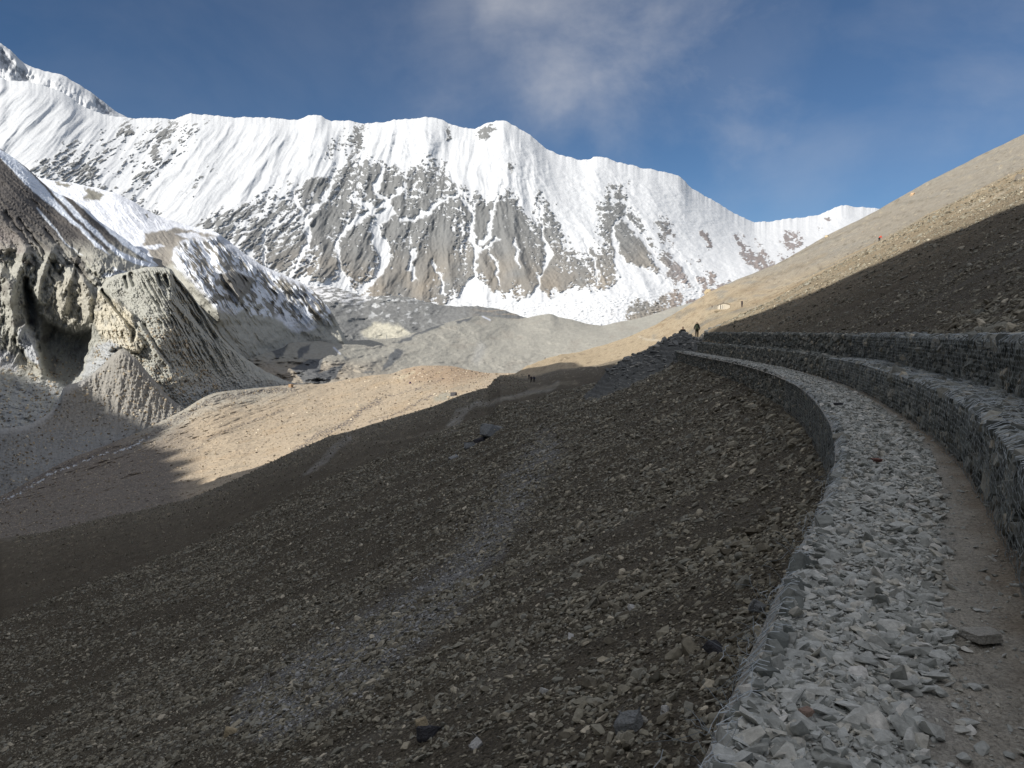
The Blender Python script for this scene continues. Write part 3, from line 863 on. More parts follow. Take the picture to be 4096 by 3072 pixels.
vtop = np.interp(U, [560, 705, 868, 1000, 1200, 1290], [1735, 1655, 1570, 1555, 1538, 1535])

C *= (1 + .18 * fbm(U / 8, V / 8, 4, 159) + .10 * fbm(sf / 7, V / 80, 2, 160))[..., None]
wl = sstep(450, 385, U)
U = U + wl * (20 * fbm(V / 55, U / 200, 4, 162, .6) + 7 * ridged(V / 22, U / 90, 3, 163))
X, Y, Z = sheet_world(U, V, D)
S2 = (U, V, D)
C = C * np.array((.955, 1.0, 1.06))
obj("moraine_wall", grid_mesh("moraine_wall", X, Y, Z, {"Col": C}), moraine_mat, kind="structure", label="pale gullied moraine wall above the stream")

# ---------------- low front ridge of the moraine
SK0 = [(-300, 1730), (0, 1714), (98, 1703), (150, 1680), (206, 1643), (235, 1600), (255, 1551), (325, 1524), (407, 1464), (461, 1410), (488, 1396), (530, 1422), (600, 1500), (680, 1590), (760, 1650)]
U, V, D = make_sheet([(SK0, [(-300, 520), (0, 540), (450, 700), (760, 700)]), ([(-300, 1850), (0, 1830), (300, 1720), (500, 1640), (760, 1690)], [(-300, 480), (0, 500), (400, 640), (760, 680)]),
                      ([(-300, 2090), (0, 2040), (150, 1960), (280, 1890), (400, 1840), (555, 1790), (760, 1710)], [(-300, 420), (0, 440), (555, 600), (760, 670)])], -300, 760, 420, 200, 4.0, 65)
top = sstep(0, 24, V - np.interp(U, [p[0] for p in SK0], [p[1] for p in SK0]))
D = D - top * (3.0 * ridged((U + .15 * V) / 42, V / 160, 3, 170) + 1.2 * ridged((U + .1 * V) / 17, V / 90, 2, 171) + 2 * fbm(U / 10, V / 10, 4, 172))
C = np.empty(U.shape + (3,))
C[:] = (.33, .305, .265)
paint(C, .8 * sstep(40, 0, V - np.interp(U, [p[0] for p in SK0], [p[1] for p in SK0])) * sstep(450, 300, U), (.44, .42, .39))
paint(C, .6 * sstep(1680, 1760, V), (.28, .28, .27))
C *= (1 + .2 * fbm(U / 10, V / 10, 4, 173) + .15 * fbm((U + .1 * V) / 12, V / 90, 3, 174))[..., None]
X, Y, Z = sheet_world(U, V, D)
S0 = (U, V, D)
C = C * np.array((.955, 1.0, 1.06))
obj("moraine_ridge", grid_mesh("moraine_ridge", X, Y, Z, {"Col": C}), moraine_mat, kind="structure", label="low dark moraine ridge in front of the hollow")

# ---------------- valley floor: tan alluvial terrace with stream beds
VK = [(-300, 2070), (0, 1985), (150, 1905), (280, 1835), (400, 1790), (540, 1735), (705, 1655), (868, 1570), (1000, 1555), (1200, 1538), (1290, 1535), (1400, 1515), (1500, 1500), (1560, 1495), (1620, 1475),
      (1700, 1462), (1790, 1463), (1880, 1480), (1960, 1492), (2100, 1492), (2300, 1440), (2600, 1330), (2750, 1280)]
silv = lambda x: np.interp(x / 4, _su, [p[1] for p in SIL]) * 4
vb = [(x, float(silv(np.clip(x, 0, 4096))) + 60) for x in (-300, 0, 200, 440, 740, 1000, 1260, 1500, 1800, 2000, 2200, 2500, 2750)]
vbD = [(x, float(np.interp(np.clip(x, 0, 4096) / 4, _su, _sR)) * 1.04) for x in (-300, 0, 400, 1000, 1500, 2000, 2300, 2600, 2750)]
vtD = [(-300, 430), (0, 450), (300, 520), (700, 660), (1180, 900), (1700, 1080), (2100, 1100), (2400, 1060), (2750, 1100)]
vm_ = [(x, .52 * pchip([p[0] for p in VK], [p[1] for p in VK], np.array([x]))[0] + .48 * float(np.interp(x, [p[0] for p in vb], [p[1] for p in vb]))) for x in range(-300, 2751, 150)]
vmD = [(x, math.exp(.58 * math.log(np.interp(x, [p[0] for p in vtD], [p[1] for p in vtD])) + .42 * math.log(np.interp(x, [p[0] for p in vbD], [p[1] for p in vbD])))) for x in range(-300, 2751, 150)]
U, V, D = make_sheet([(VK, vtD), (vm_, vmD), (vb, vbD)], -300, 2750, 900, 240, 2.0, 75)
top = sstep(0, 14, V - np.interp(U, [p[0] for p in VK], [p[1] for p in VK]))
sl = V + .30 * U                       # across the terrace's drainage lines
D = D * (1 - top * (.017 * fbm(U / 150, sl / 26, 4, 180) + .0035 * ridged(U / 90, sl / 11, 3, 190) + .005 * fbm(U / 30, sl / 8, 4, 181)))
C = np.empty(U.shape + (3,))
C[:] = (.45, .375, .28)
vtp = np.interp(U, [p[0] for p in VK], [p[1] for p in VK])
grey_edge = sstep(95, 10, V - vtp + 40 * fbm(U / 60, V / 25, 4, 191)) * sstep(1350, 1000, U)
paint(C, .55 * sstep(0, .5, fbm(U / 170, sl / 30, 4, 182)), (.43, .33, .22))
paint(C, .5 * sstep(0.05, .5, fbm(U / 150, sl / 24, 4, 183)), (.30, .265, .21))
paint(C, .7 * soft(poly_sd(U, V, [(1600, 1470), (1880, 1450), (1960, 1500), (1800, 1540), (1640, 1520)]), 20), (.40, .29, .20))
paint(C, .7 * soft(line_sd(U, V, [(1655, 1488), (1600, 1515)], 5), 6), (.55, .49, .36))
paint(C, .88 * sstep(860, 640, U + 60 * fbm(U / 90, V / 40, 3, 192)), (.18, .162, .145))  # left part, lying in shade, painted darker: shade put into the colour
paint(C, .6 * soft(poly_sd(U, V, [(1735, 1590), (1780, 1565), (1815, 1580), (1790, 1600), (1740, 1605)]), 8), (.30, .32, .28))
paint(C, .9 * grey_edge * sstep(420, 700, U), (.40, .385, .335))
a, b = warp(U, V, 34, 12, 184)
brk = sstep(-.15, .12, fbm(U / 7, V / 5, 3, 185))
for pts, w, d_ in (([(-100, 2030), (37, 1990), (130, 1935), (200, 1890), (278, 1862), (400, 1815), (515, 1790), (620, 1730), (705, 1681), (790, 1630), (868, 1594), (1000, 1572), (1180, 1555)], 10, 3.0),
                   ([(1180, 1810), (1280, 1735), (1400, 1690), (1450, 1640), (1520, 1605)], 10, 1.6), ([(1300, 1745), (1420, 1665), (1480, 1620)], 6, 1.2),
                   ([(1480, 1690), (1620, 1640), (1740, 1575)], 4, .8), ([(1500, 1600), (1660, 1560), (1760, 1520)], 3, .7), ([(1020, 1680), (1130, 1640)], 4, .5), ([(780, 1800), (860, 1740), (1020, 1680)], 4, .6)):
    m = soft(line_sd(a, b, pts, w), 5)
    D = D * (1 + m * d_ * .0012)
    paint(C, m * brk * .9, (.11, .10, .10))
m = soft(line_sd(a, b, [(-100, 2035), (37, 1996), (130, 1941), (200, 1897), (278, 1868), (400, 1820), (515, 1795), (600, 1745)], 3.2), 2)
paint(C, m * sstep(-.05, .1, fbm(U / 11, V / 11, 3, 186)), (.62, .66, .70))
paint(C, .6 * sstep(.32, .45, np.abs(fbm(U / 6, V / 3.5, 2, 187))), (.50, .43, .34))
paint(C, .7 * sstep(.30, .42, fbm(U / 9, V / 4.5, 2, 188)), (.17, .145, .12))
C *= (1 + .12 * fbm(U / 12, V / 6, 4, 189))[..., None]
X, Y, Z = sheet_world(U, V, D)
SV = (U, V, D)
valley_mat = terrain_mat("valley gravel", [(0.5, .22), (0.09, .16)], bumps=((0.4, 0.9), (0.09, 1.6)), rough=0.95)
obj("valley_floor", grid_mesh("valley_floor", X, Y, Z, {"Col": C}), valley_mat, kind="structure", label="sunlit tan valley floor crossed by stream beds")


def sheet_point(Sh, x, y):
    k = np.argmin((Sh[0] - x) ** 2 + (Sh[1] - y) ** 2)
    i = np.unravel_index(k, Sh[0].shape)
    a, b = ray(x / 4, y / 4)
    d = Sh[2][i]
    return np.array([a * d, d, b * d])


# ------------------------------------------------------------------ the near hillside mesh
nth, nr = 860, 520
aa = np.tan(np.concatenate([np.linspace(radians(-86), radians(-41), 50)[:-1], np.linspace(radians(-41), radians(41), nth - 100), np.linspace(radians(41), radians(86), 52)[1:]]))
Ra = np.interp(np.clip(aa, _sa[0], _sa[-1]), _sa, _sR)
s = np.concatenate([np.linspace(0, 1, nr), np.linspace(1.012, 1.10, 10)])[:, None]
Y = 1.2 * (Ra[None, :] / 1.2) ** s
Y = np.where(np.abs(aa)[None, :] > .9, Y * (.9 / np.abs(aa)[None, :]) ** np.clip(s, 0, 1), Y)
X = aa[None, :] * Y
Z = H(X, Y)


def hill_colour(X, Y, Z):
    u, v = proj(X, Y, Z)
    U4, V4 = u * 4, v * 4
    r = np.hypot(X, Y)
    t = base_h(X, Y)[1]
    C = np.empty(X.shape + (3,))
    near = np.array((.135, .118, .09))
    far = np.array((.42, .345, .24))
    k = np.where(t > 1, sstep(30, 78, r + 3 * fbm(X / 8, Y / 8, 3, 200)), sstep(200, 420, r) * sstep(300, 480, U4))[..., None]  # ground darkened where the slope is shaded, tan where sunlit: shade in the colour
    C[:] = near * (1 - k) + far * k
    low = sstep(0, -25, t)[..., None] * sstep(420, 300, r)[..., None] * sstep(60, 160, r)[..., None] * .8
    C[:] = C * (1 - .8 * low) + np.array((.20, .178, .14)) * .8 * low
    # bands of grey scree running along the slope
    band = fbm(t / 16 + 3, Y / 150, 4, 201) + .3 * fbm(t / 4, Y / 60, 3, 202)
    paint(C, .75 * sstep(.05, .4, band) * sstep(40, 110, r) * (t > 0), (.27, .26, .225))
    paint(C, .6 * sstep(.12, .45, -band) * sstep(40, 110, r) * (t > 0), (.30, .225, .14))
    paint(C, .8 * sstep(30, 110, t + 25 * fbm(X / 60, Y / 60, 3, 203) - .02 * Y) * (Y > 30), (.285, .27, .235))
    rills = fbm(Y / 2.6, t / 18, 4, 204)
    paint(C, .5 * sstep(.05, .45, rills) * sstep(60, 25, r), (.23, .215, .18))
    paint(C, .5 * sstep(.1, .45, -rills) * sstep(60, 25, r), (.12, .10, .07))
    front = Y > 1
    a, b = warp(U4, V4, 60, 14, 205)
    for pts, w, col, st in (([(2230, 1540, 10), (2060, 1590, 8), (1890, 1620, 10), (1840, 1660, 20), (1800, 1710, 18), (1790, 1725, 6)], 8, (.34, .33, .30), .9),
                            ([(1395, 1755, 14), (1340, 1790, 14), (1290, 1850, 14), (1210, 1895, 6)], 8, (.33, .32, .30), .8),
                            ([(2300, 1530, 8), (2120, 1560, 6)], 8, (.30, .27, .20), .7), ([(1950, 1605), (2100, 1590), (2160, 1570)], 3, (.36, .33, .26), .8),
                            ([(1360, 1775), (1560, 1760), (1780, 1722)], 3, (.30, .27, .22), .8), ([(-100, 2190), (100, 2140), (440, 2061), (740, 1998), (900, 1960)], 4, (.26, .24, .21), .6),
                            ([(2190, 1790, 60), (2080, 1950, 70), (1960, 2150, 70), (1750, 2400, 90), (1400, 2640, 130), (1050, 2850, 120)], 60, (.33, .335, .34), .75),
                            ([(2060, 1330), (2620, 1380), (2700, 1400)], 3, (.5, .45, .36), .0),
                            ([(2560, 1345, 4), (2640, 1365, 4)], 4, (.52, .47, .38), .9),
                            ([(3830, 845, 4), (3870, 828, 6), (3940, 798, 4), (4040, 757, 4), (4096, 735, 4)], 4, (.48, .44, .36), .8),
                            ([(3140, 1120, 4), (3270, 1115, 4), (3400, 1090, 3)], 4, (.48, .42, .32), .8),
                            ([(3590, 815, 2), (3700, 800, 2), (3760, 780, 2)], 3, (.18, .16, .12), .7),
                            ([(2960, 1090, 3), (3100, 1055, 3), (3400, 920, 3), (3560, 850, 3)], 3, (.17, .15, .11), .5),
                            ([(2830, 1260, 10), (2960, 1265, 12), (3040, 1240, 10)], 8, (.46, .39, .27), .7),
                            ([(2640, 1280), (2900, 1200), (3080, 1110), (3300, 1020)], 8, (.26, .21, .14), .55)):
        m = soft(line_sd(a, b, pts, w), max(3, w * .7)) * front
        paint(C, np.clip(st * m * (.75 + 1.1 * fbm(X / 1.6, Y / 2.5, 4, 210)), 0, 1), col)
    g = fbm(a / 30, b / 8 + a / 60, 4, 206, .65)
    paint(C, .6 * sstep(.18, .4, g) * sstep(60, 160, r), (.46, .40, .29))
    paint(C, .7 * sstep(.2, .42, -g) * sstep(60, 160, r), (.17, .14, .10))
    C *= (1 + .22 * fbm(X / 1.1, Y / 1.1, 3, 207) + .12 * fbm(X / 6, Y / 6, 3, 208))[..., None]
    return C


hill_mat = terrain_mat("scree slope", [(26.0, .42), (5.0, .3), (0.6, .22), (0.15, .14)], bumps=((22.0, 0.035), (4.0, 0.10), (0.5, 0.35)), rough=0.95, vor=(16.0, .55, 0.05))
gx, gy = np.meshgrid(np.linspace(-70, 60, 131), np.linspace(-70, 1.25, 72))
gz = H(gx, gy)
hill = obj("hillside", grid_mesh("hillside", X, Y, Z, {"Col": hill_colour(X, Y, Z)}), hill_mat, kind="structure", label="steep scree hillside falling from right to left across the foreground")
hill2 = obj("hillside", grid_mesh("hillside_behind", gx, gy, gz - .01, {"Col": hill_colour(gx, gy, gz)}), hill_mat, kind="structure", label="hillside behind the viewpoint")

# ------------------------------------------------------------------ the spur behind and left of the viewpoint whose shade lies over the near slope
edge_pts = []
for (x, y), Ls in (((22, -60), 175), ((20.5, -20), 172), ((20, 5), 170)):
    edge_pts.append((np.array([x, y, float(H(x, y, False))]), Ls))
for (u4, v4), Ls in (((4096, 818), 168), ((3850, 915), 168), ((3533, 1041), 168), ((3300, 1135), 168), ((3151, 1200), 168), ((3042, 1243), 170), ((2952, 1280), 172), ((2870, 1312), 175)):
    edge_pts.append((hit(u4 / 4, v4 / 4), Ls))
edge_pts.append((np.array([18.5, 95, float(H(18.5, 95, False))]), 215))
for (u4, v4), Ls in (((2300, 1450), 330), ((2200, 1474), 360), ((2085, 1501), 420)):
    edge_pts.append((hit(u4 / 4, v4 / 4), Ls))
for (u4, v4), Ls in (((1950, 1548), 480), ((1640, 1655), 520), ((1315, 1752), 560), ((1000, 1890), 620)):
    k = hit(u4 / 4, v4 / 4)
    a, b = ray(u4 / 4, v4 / 4)
    y = min(k[1], float(np.interp(u4 / 4, _su, _sR)))
    edge_pts.append((np.array([a * y, y, b * y]), Ls))
for Sh, (u4, v4), Ls in ((SV, (800, 1960), 850), (SV, (730, 1880), 1100), (SV, (690, 1790), 1350), (S2, (580, 1690), 1550), (S0, (420, 1640), 1700), (S1, (250, 1560), 1750), (S1, (120, 1530), 1780), (S1, (-20, 1500), 1800)):
    edge_pts.append((sheet_point(Sh, u4, v4), Ls))
def clear_of_view(p, l):
    while True:
        c_ = p + SD * l
        if c_[1] < 0 or c_[0] / c_[1] < -1.4:
            return c_
        l += 10


crest = np.array([clear_of_view(p, l) for p, l in edge_pts])
print("CREST", crest.round())
last = crest[-1]
crest = np.vstack([crest, last + np.array([-120, 60, -60]), last + np.array([-300, 150, -330])])
first = crest[0]
crest = np.vstack([first + np.array([60, -160, 60]), first + np.array([10, -60, 10]), crest])
dd = np.concatenate([[0], np.cumsum(np.linalg.norm(np.diff(crest, axis=0), axis=1))])
q = np.linspace(0, dd[-1], 900)
cc = np.stack([np.interp(q, dd, crest[:, i]) for i in range(3)], 1)
tg = np.gradient(cc[:, :2], axis=0)
tg /= np.linalg.norm(tg, axis=1)[:, None] + 1e-9
for _ in range(60):
    tg[1:-1] = (tg[:-2] + tg[1:-1] * 2 + tg[2:]) / 4
nrm = np.stack([-tg[:, 1], tg[:, 0]], 1)
wd = np.concatenate([-np.geomspace(1, 90, 26)[::-1], [0], np.geomspace(1, 200, 30)])
grow = np.interp(np.linalg.norm(cc[:, :2], axis=1), [100, 400, 1200], [1, 2.2, 3.5])
sgn = np.sign(np.sum(nrm * SD[:2], axis=1))[:, None]
ww = wd[:, None] * grow[None, :]
out = nrm * sgn
OX = cc[None, :, 0] + out[None, :, 0] * ww
OY = cc[None, :, 1] + out[None, :, 1] * ww
fall = np.where(ww < 0, -ww * 2.6, ww * 1.25)
OZ = cc[None, :, 2] - fall
rough = np.minimum(np.abs(ww), 12) / 12
OZ = OZ + (np.clip(np.linalg.norm(cc[:, :2], axis=1) - 300, 0, 900) / 900 * 30 * fbm(q / 110, q * 0, 4, 305))[None, :]
OZ = OZ + rough * (9 * fbm(OX / 22, OY / 22, 4, 301)) + .22 * fbm(np.broadcast_to(q, OX.shape) / 2.2, OX * 0, 4, 302)
oc = np.empty(OX.shape + (3,))
oc[:] = (.27, .24, .195)
oc *= (1 + .3 * fbm(OX / 20, OZ / 20, 3, 303))[..., None]
obj("rocky_spur", grid_mesh("rocky_spur", OX, OY, OZ, {"Col": oc}), moraine_mat, kind="structure", label="rocky spur of the same mountain behind the viewpoint")


# ------------------------------------------------------------------ rock shapes
def rock_mesh(name, seed, flat=0.55, n=15, blocky=False):
    r = np.random.default_rng(seed)
    import bmesh
    bm = bmesh.new()
    if blocky:
        p = r.uniform(-1, 1, (n * 2, 3))
        p = np.sign(p) * np.abs(p) ** .45
    else:
        p = r.normal(size=(n, 3))
        p /= np.linalg.norm(p, axis=1)[:, None]
        p *= r.uniform(.78, 1.12, (n, 1))
    p *= np.array([1.0, r.uniform(.62, .9), flat * r.uniform(.8, 1.2)])
    for q_ in p * .5:
        bm.verts.new(q_)
    bmesh.ops.convex_hull(bm, input=bm.verts)
    for v_ in [v_ for v_ in bm.verts if not v_.link_faces]:
        bm.verts.remove(v_)
    me = bpy.data.meshes.new(name)
    bm.to_mesh(me)
    bm.free()
    me.polygons.foreach_set("use_smooth", np.zeros(len(me.polygons), bool))
    return me


def proto_set(tag_, mat, count, flat, blocky=False):
    c = bpy.data.collections.new(tag_)          # never linked into the scene: only the shapes that the loose rubble repeats
    meshes = []
    for i in range(count):
        me = rock_mesh(tag_, 100 + i + hash(tag_) % 1 + len(tag_) * 31, flat, blocky=blocky)
        me.materials.append(mat)
        meshes.append(me)
        o = bpy.data.objects.new(tag_, me)
        c.objects.link(o)
    return c, meshes


def euler_from(nx, spin, tx, ty, roll=None):
    """rotation arrays: local tilt (tx, ty), spin about z, then lean the z axis along the unit normal nx (n,3)"""
    n = len(spin)
    cz, sz = np.cos(spin), np.sin(spin)
    cx, sx = np.cos(tx), np.sin(tx)
    cy, sy = np.cos(ty), np.sin(ty)
    Rz = np.zeros((n, 3, 3)); Rx = np.zeros((n, 3, 3)); Ry = np.zeros((n, 3, 3))
    Rz[:, 0, 0] = cz; Rz[:, 0, 1] = -sz; Rz[:, 1, 0] = sz; Rz[:, 1, 1] = cz; Rz[:, 2, 2] = 1
    Rx[:, 0, 0] = 1; Rx[:, 1, 1] = cx; Rx[:, 1, 2] = -sx; Rx[:, 2, 1] = sx; Rx[:, 2, 2] = cx
    Ry[:, 1, 1] = 1; Ry[:, 0, 0] = cy; Ry[:, 0, 2] = sy; Ry[:, 2, 0] = -sy; Ry[:, 2, 2] = cy
    z = nx
    a = np.cross(np.broadcast_to([0., 1., 0.], z.shape), z)
    a /= np.linalg.norm(a, axis=1)[:, None] + 1e-9
    b = np.cross(z, a)
    B = np.stack([a, b, z], 2)
    M = B @ Rz @ Rx @ Ry
    ry = np.arcsin(np.clip(-M[:, 2, 0], -1, 1))
    rx = np.arctan2(M[:, 2, 1], M[:, 2, 2])
    rz = np.arctan2(M[:, 1, 0], M[:, 0, 0])
    return np.stack([rx, ry, rz], 1)


def scatter(name, P, E, Sc, coll, mat, parent=None, **props):
    """many loose stones as ONE object: a point mesh whose points carry the stones (geometry nodes)"""
    me = bpy.data.meshes.new(name)
    me.vertices.add(len(P))
    me.vertices.foreach_set("co", np.ascontiguousarray(P, np.float32).ravel())
    for an, arr in (("rot", E), ("scl", Sc)):
        a = me.attributes.new(an, 'FLOAT_VECTOR', 'POINT')
        a.data.foreach_set("vector", np.ascontiguousarray(arr, np.float32).ravel())
    a = me.attributes.new("idx", 'INT', 'POINT')
    a.data.foreach_set("value", rng.integers(0, len(coll.objects), len(P)).astype(np.int32))
    o = obj(name, me, mat, parent, kind="stuff", **props)
    ng = bpy.data.node_groups.new(name, 'GeometryNodeTree')
    ng.interface.new_socket("Geometry", in_out='INPUT', socket_type='NodeSocketGeometry')
    ng.interface.new_socket("Geometry", in_out='OUTPUT', socket_type='NodeSocketGeometry')
    gi, go = ng.nodes.new("NodeGroupInput"), ng.nodes.new("NodeGroupOutput")
    ip = ng.nodes.new("GeometryNodeInstanceOnPoints")
    ci = ng.nodes.new("GeometryNodeCollectionInfo")
    ci.inputs["Collection"].default_value = coll
    ci.inputs["Separate Children"].default_value = True
    ci.inputs["Reset Children"].default_value = True
    ip.inputs["Pick Instance"].default_value = True

    def na(nm, t):
        k = ng.nodes.new("GeometryNodeInputNamedAttribute")
        k.data_type = t
        k.inputs["Name"].default_value = nm
        return [s_ for s_ in k.outputs if s_.enabled][0]
    L(ng, gi.outputs[0], ip.inputs["Points"])
    L(ng, ci.outputs[0], ip.inputs["Instance"])
    L(ng, na("idx", 'INT'), ip.inputs["Instance Index"])
    L(ng, na("rot", 'FLOAT_VECTOR'), ip.inputs["Rotation"])
    L(ng, na("scl", 'FLOAT_VECTOR'), ip.inputs["Scale"])
    L(ng, ip.outputs[0], go.inputs[0])
    md = o.modifiers.new("rubble", 'NODES')
    md.node_group = ng
    return o


def stone_parts(name, P, E, Sc, meshes, parent, n=300):
    """the stones that show largest, each an object of its own; returns the mask of the ones used"""
    d = np.linalg.norm(P, axis=1)
    u, v = proj(P[:, 0], P[:, 1], P[:, 2])
    vis = (u > -5) & (u < 1029) & (v > -5) & (v < 773) & (P[:, 1] > .5)
    size = np.where(vis, Sc.max(1) / d, 0)
    pick = np.argsort(-size)[:n]
    k = rng.integers(0, len(meshes), len(pick))
    for j, i in enumerate(pick):
        o = bpy.data.objects.new(name, meshes[k[j]])
        o.location = P[i]
        o.rotation_euler = E[i]
        o.scale = Sc[i]
        o.parent = parent
        COL.objects.link(o)
    keep = np.ones(len(P), bool)
    keep[pick] = False
    return keep


grey = [(0.0, (.10, .088, .065)), (0.25, (.20, .182, .14)), (0.5, (.30, .278, .215)), (0.8, (.28, .278, .24)), (0.94, (.42, .38, .29)), (1.0, (.64, .58, .46))]
scree_mat = stone_mat("scree stone", grey, grain=18)
pale = [(0.0, (.30, .305, .28)), (0.3, (.43, .445, .42)), (0.7, (.55, .565, .54)), (0.92, (.55, .53, .46)), (1.0, (.72, .71, .67))]
path_stone_mat = stone_mat("path stone", pale, grain=26)
wall_pal = [(0.0, (.12, .13, .122)), (0.4, (.215, .23, .215)), (0.75, (.30, .305, .275)), (0.93, (.40, .39, .34)), (1.0, (.55, .49, .38))]
wall_stone_mat = stone_mat("gabion stone", wall_pal, grain=16)
c_scree, m_scree = proto_set("scree_stone", scree_mat, 9, .55)
c_path, m_path = proto_set("gravel_stone", path_stone_mat, 12, .48)
c_wall, m_wall = proto_set("wall_stone", wall_stone_mat, 9, .72, True)

# ------------------------------------------------------------------ scree stones on the hillside
def slope_normals(x, y):
    e = .25
    gx_ = (H(x + e, y) - H(x - e, y)) / (2 * e)
    gy_ = (H(x, y + e) - H(x, y - e)) / (2 * e)
    n = np.stack([-gx_, -gy_, np.ones_like(gx_)], 1)
    return n / np.linalg.norm(n, axis=1)[:, None]


NS = 420000
r0, r1 = 2.2, 85.0
rr = np.linspace(r0, r1, 4000)
pdf = rr * np.minimum(1, (9.5 / rr) ** 1.35)
cdf = np.cumsum(pdf)
cdf /= cdf[-1]
r_ = np.interp(rng.random(NS), cdf, rr)
th = radians(39) * rng.uniform(-1, 1, NS)
x_, y_ = r_ * np.sin(th), r_ * np.cos(th)
t_ = base_h(x_, y_)[1]
cluster = fbm(y_ / 2.4 + .15 * x_, t_ / 16, 4, 401) + .5 * fbm(x_ / 1.3, y_ / 1.3, 3, 402)
ok = ((t_ < -.02) | (t_ > 2.86)) & (rng.random(NS) < np.clip(.72 + 1.3 * cluster, .16, 1))
x_, y_, r_, t_, cluster = x_[ok], y_[ok], r_[ok], t_[ok], cluster[ok]
sz = .031 * np.exp(rng.normal(0, .60, len(x_))) * (1 + r_ / 26) * (1 + .5 * np.clip(cluster, -.3, .8))
sz = np.where((t_ > 2) & (r_ > 24), sz * .6, sz)
sz = np.clip(sz, .014, .36)
P = np.stack([x_, y_, H(x_, y_) + sz * .12], 1)
E = euler_from(slope_normals(x_, y_), rng.uniform(0, 2 * pi, len(x_)), rng.normal(0, .35, len(x_)), rng.normal(0, .35, len(x_)))
Sc = sz[:, None] * np.stack([rng.uniform(.8, 1.5, len(x_)), rng.uniform(.8, 1.25, len(x_)), rng.uniform(.6, 1.15, len(x_))], 1)
keep = stone_parts("stone", P, E, Sc, m_scree, hill, 300)
scatter("scree_stones", P[keep], E[keep], Sc[keep], c_scree, scree_mat, hill, label="loose scree stones covering the slope")

# fresh pale debris running down the slope in a streak
NF = 120000
r_ = np.interp(rng.random(NF), cdf, rr)
th = radians(34) * rng.uniform(-1, 1, NF)
x_, y_ = r_ * np.sin(th), r_ * np.cos(th)
z_ = H(x_, y_)
u_, v_ = proj(x_, y_, z_)
ua, va = warp(u_ * 4, v_ * 4, 90, 40, 405)
sd_ = line_sd(ua, va, [(2190, 1790, 40), (2080, 1950, 55), (1960, 2150, 60), (1750, 2400, 85), (1400, 2640, 120), (1050, 2850, 110)], 60)
ok = (sd_ < 30 * rng.normal(0, 1, NF)) & (base_h(x_, y_)[1] < -.3)
x_, y_, z_, r_ = x_[ok], y_[ok], z_[ok], r_[ok]
sz = np.clip(.030 * np.exp(rng.normal(0, .5, len(x_))) * (1 + r_ / 24), .015, .2)
P = np.stack([x_, y_, z_ + sz * .2], 1)
E = euler_from(slope_normals(x_, y_), rng.uniform(0, 2 * pi, len(x_)), rng.normal(0, .3, len(x_)), rng.normal(0, .3, len(x_)))
fresh_mat = stone_mat("fresh debris", [(0.0, (.20, .20, .19)), (0.5, (.36, .365, .36)), (1.0, (.50, .50, .49))], grain=22)
c_fresh, m_fresh = proto_set("fresh_stone", fresh_mat, 8, .5)
scatter("pale_debris", P, E, sz[:, None] * rng.uniform(.7, 1.4, (len(x_), 3)), c_fresh, fresh_mat, hill, label="streak of paler grey debris running down the slope")

# ------------------------------------------------------------------ the path
YP = np.concatenate([np.linspace(-10, 0, 25)[:-1], np.geomspace(.05, 63, 700)])
TP = np.linspace(-.03, 1.45, 60)


def lane(y, t):
    """point at distance t to the right of the path's outer edge, by true position along the path"""
    d = xed(y)
    n_ = np.sqrt(1 + d * d)
    return xe(y) + t / n_, y - t * d / n_


yy, tt = np.meshgrid(YP, TP)
PX, PY = lane(yy, tt)
PATH_Z = -1.6


def path_z(x, y, t):
    return PATH_Z + .035 * fbm(x / .7, y / .7, 3, 410) + .012 * fbm(x / .12, y / .12, 3, 411) - .05 * sstep(.08, -.03, t) - .02 * sstep(.8, 1.1, t)


PZ = path_z(PX, PY, tt)
C = np.empty(PX.shape + (3,))
gm = sstep(.13, -.13, tt - np.interp(PY, [0, 2.8, 4, 7, 12, 30], [.70, .72, .80, 1.0, 1.2, 1.3]) + .22 * fbm(PX / .5, PY / .7, 3, 412))
C[:] = (.46, .43, .37)
paint(C, gm, (.44, .425, .385))
paint(C, (1 - gm) * sstep(1.05, 1.4, tt + .2 * fbm(PX / .6, PY / .6, 2, 413)), (.33, .28, .215))
C *= (1 + .22 * fbm(PX / .35, PY / .35, 4, 414))[..., None]
path_mat = terrain_mat("trodden grit", [(60.0, .35), (12.0, .22), (2.0, .15)], bumps=((60.0, 0.012), (14.0, 0.03)), rough=0.95, vor=(48.0, .3, 0.012))
path = obj("footpath", grid_mesh("footpath", PX, PY, PZ, {"Col": C}), path_mat, kind="structure", label="rubble-strewn footpath curving along the hillside")

NG = 85000
yq = 1.6 * (62 / 1.6) ** rng.random(NG) ** 1.25
tq = rng.uniform(.03, 1.42, NG)
x_, y_ = lane(yq, tq)
edge = np.interp(y_, [0, 2.8, 4, 7, 12, 30], [.74, .78, .86, 1.05, 1.2, 1.3]) + .18 * fbm(x_ / .5, y_ / .7, 3, 412)
ok = (rng.random(NG) < np.where(tq < edge, 1.0, .07)) & (rng.random(NG) < np.clip(.9 + .9 * fbm(x_ / .5, y_ / .9, 3, 415), .25, 1))
x_, y_, tq = x_[ok], y_[ok], tq[ok]
r_ = np.hypot(x_, y_)
sz = np.clip(.025 * np.exp(rng.normal(0, .60, len(x_))) * (1 + r_ / 34), .011, .14)
sz = np.where(tq > np.interp(y_, [0, 3, 12], [.8, .9, 1.2]), sz * .6, sz)
P = np.stack([x_, y_, path_z(x_, y_, tq) + sz * .13], 1)
E = euler_from(np.broadcast_to([0., 0., 1.], P.shape), rng.uniform(0, 2 * pi, len(x_)), rng.normal(0, .42, len(x_)), rng.normal(0, .42, len(x_)))
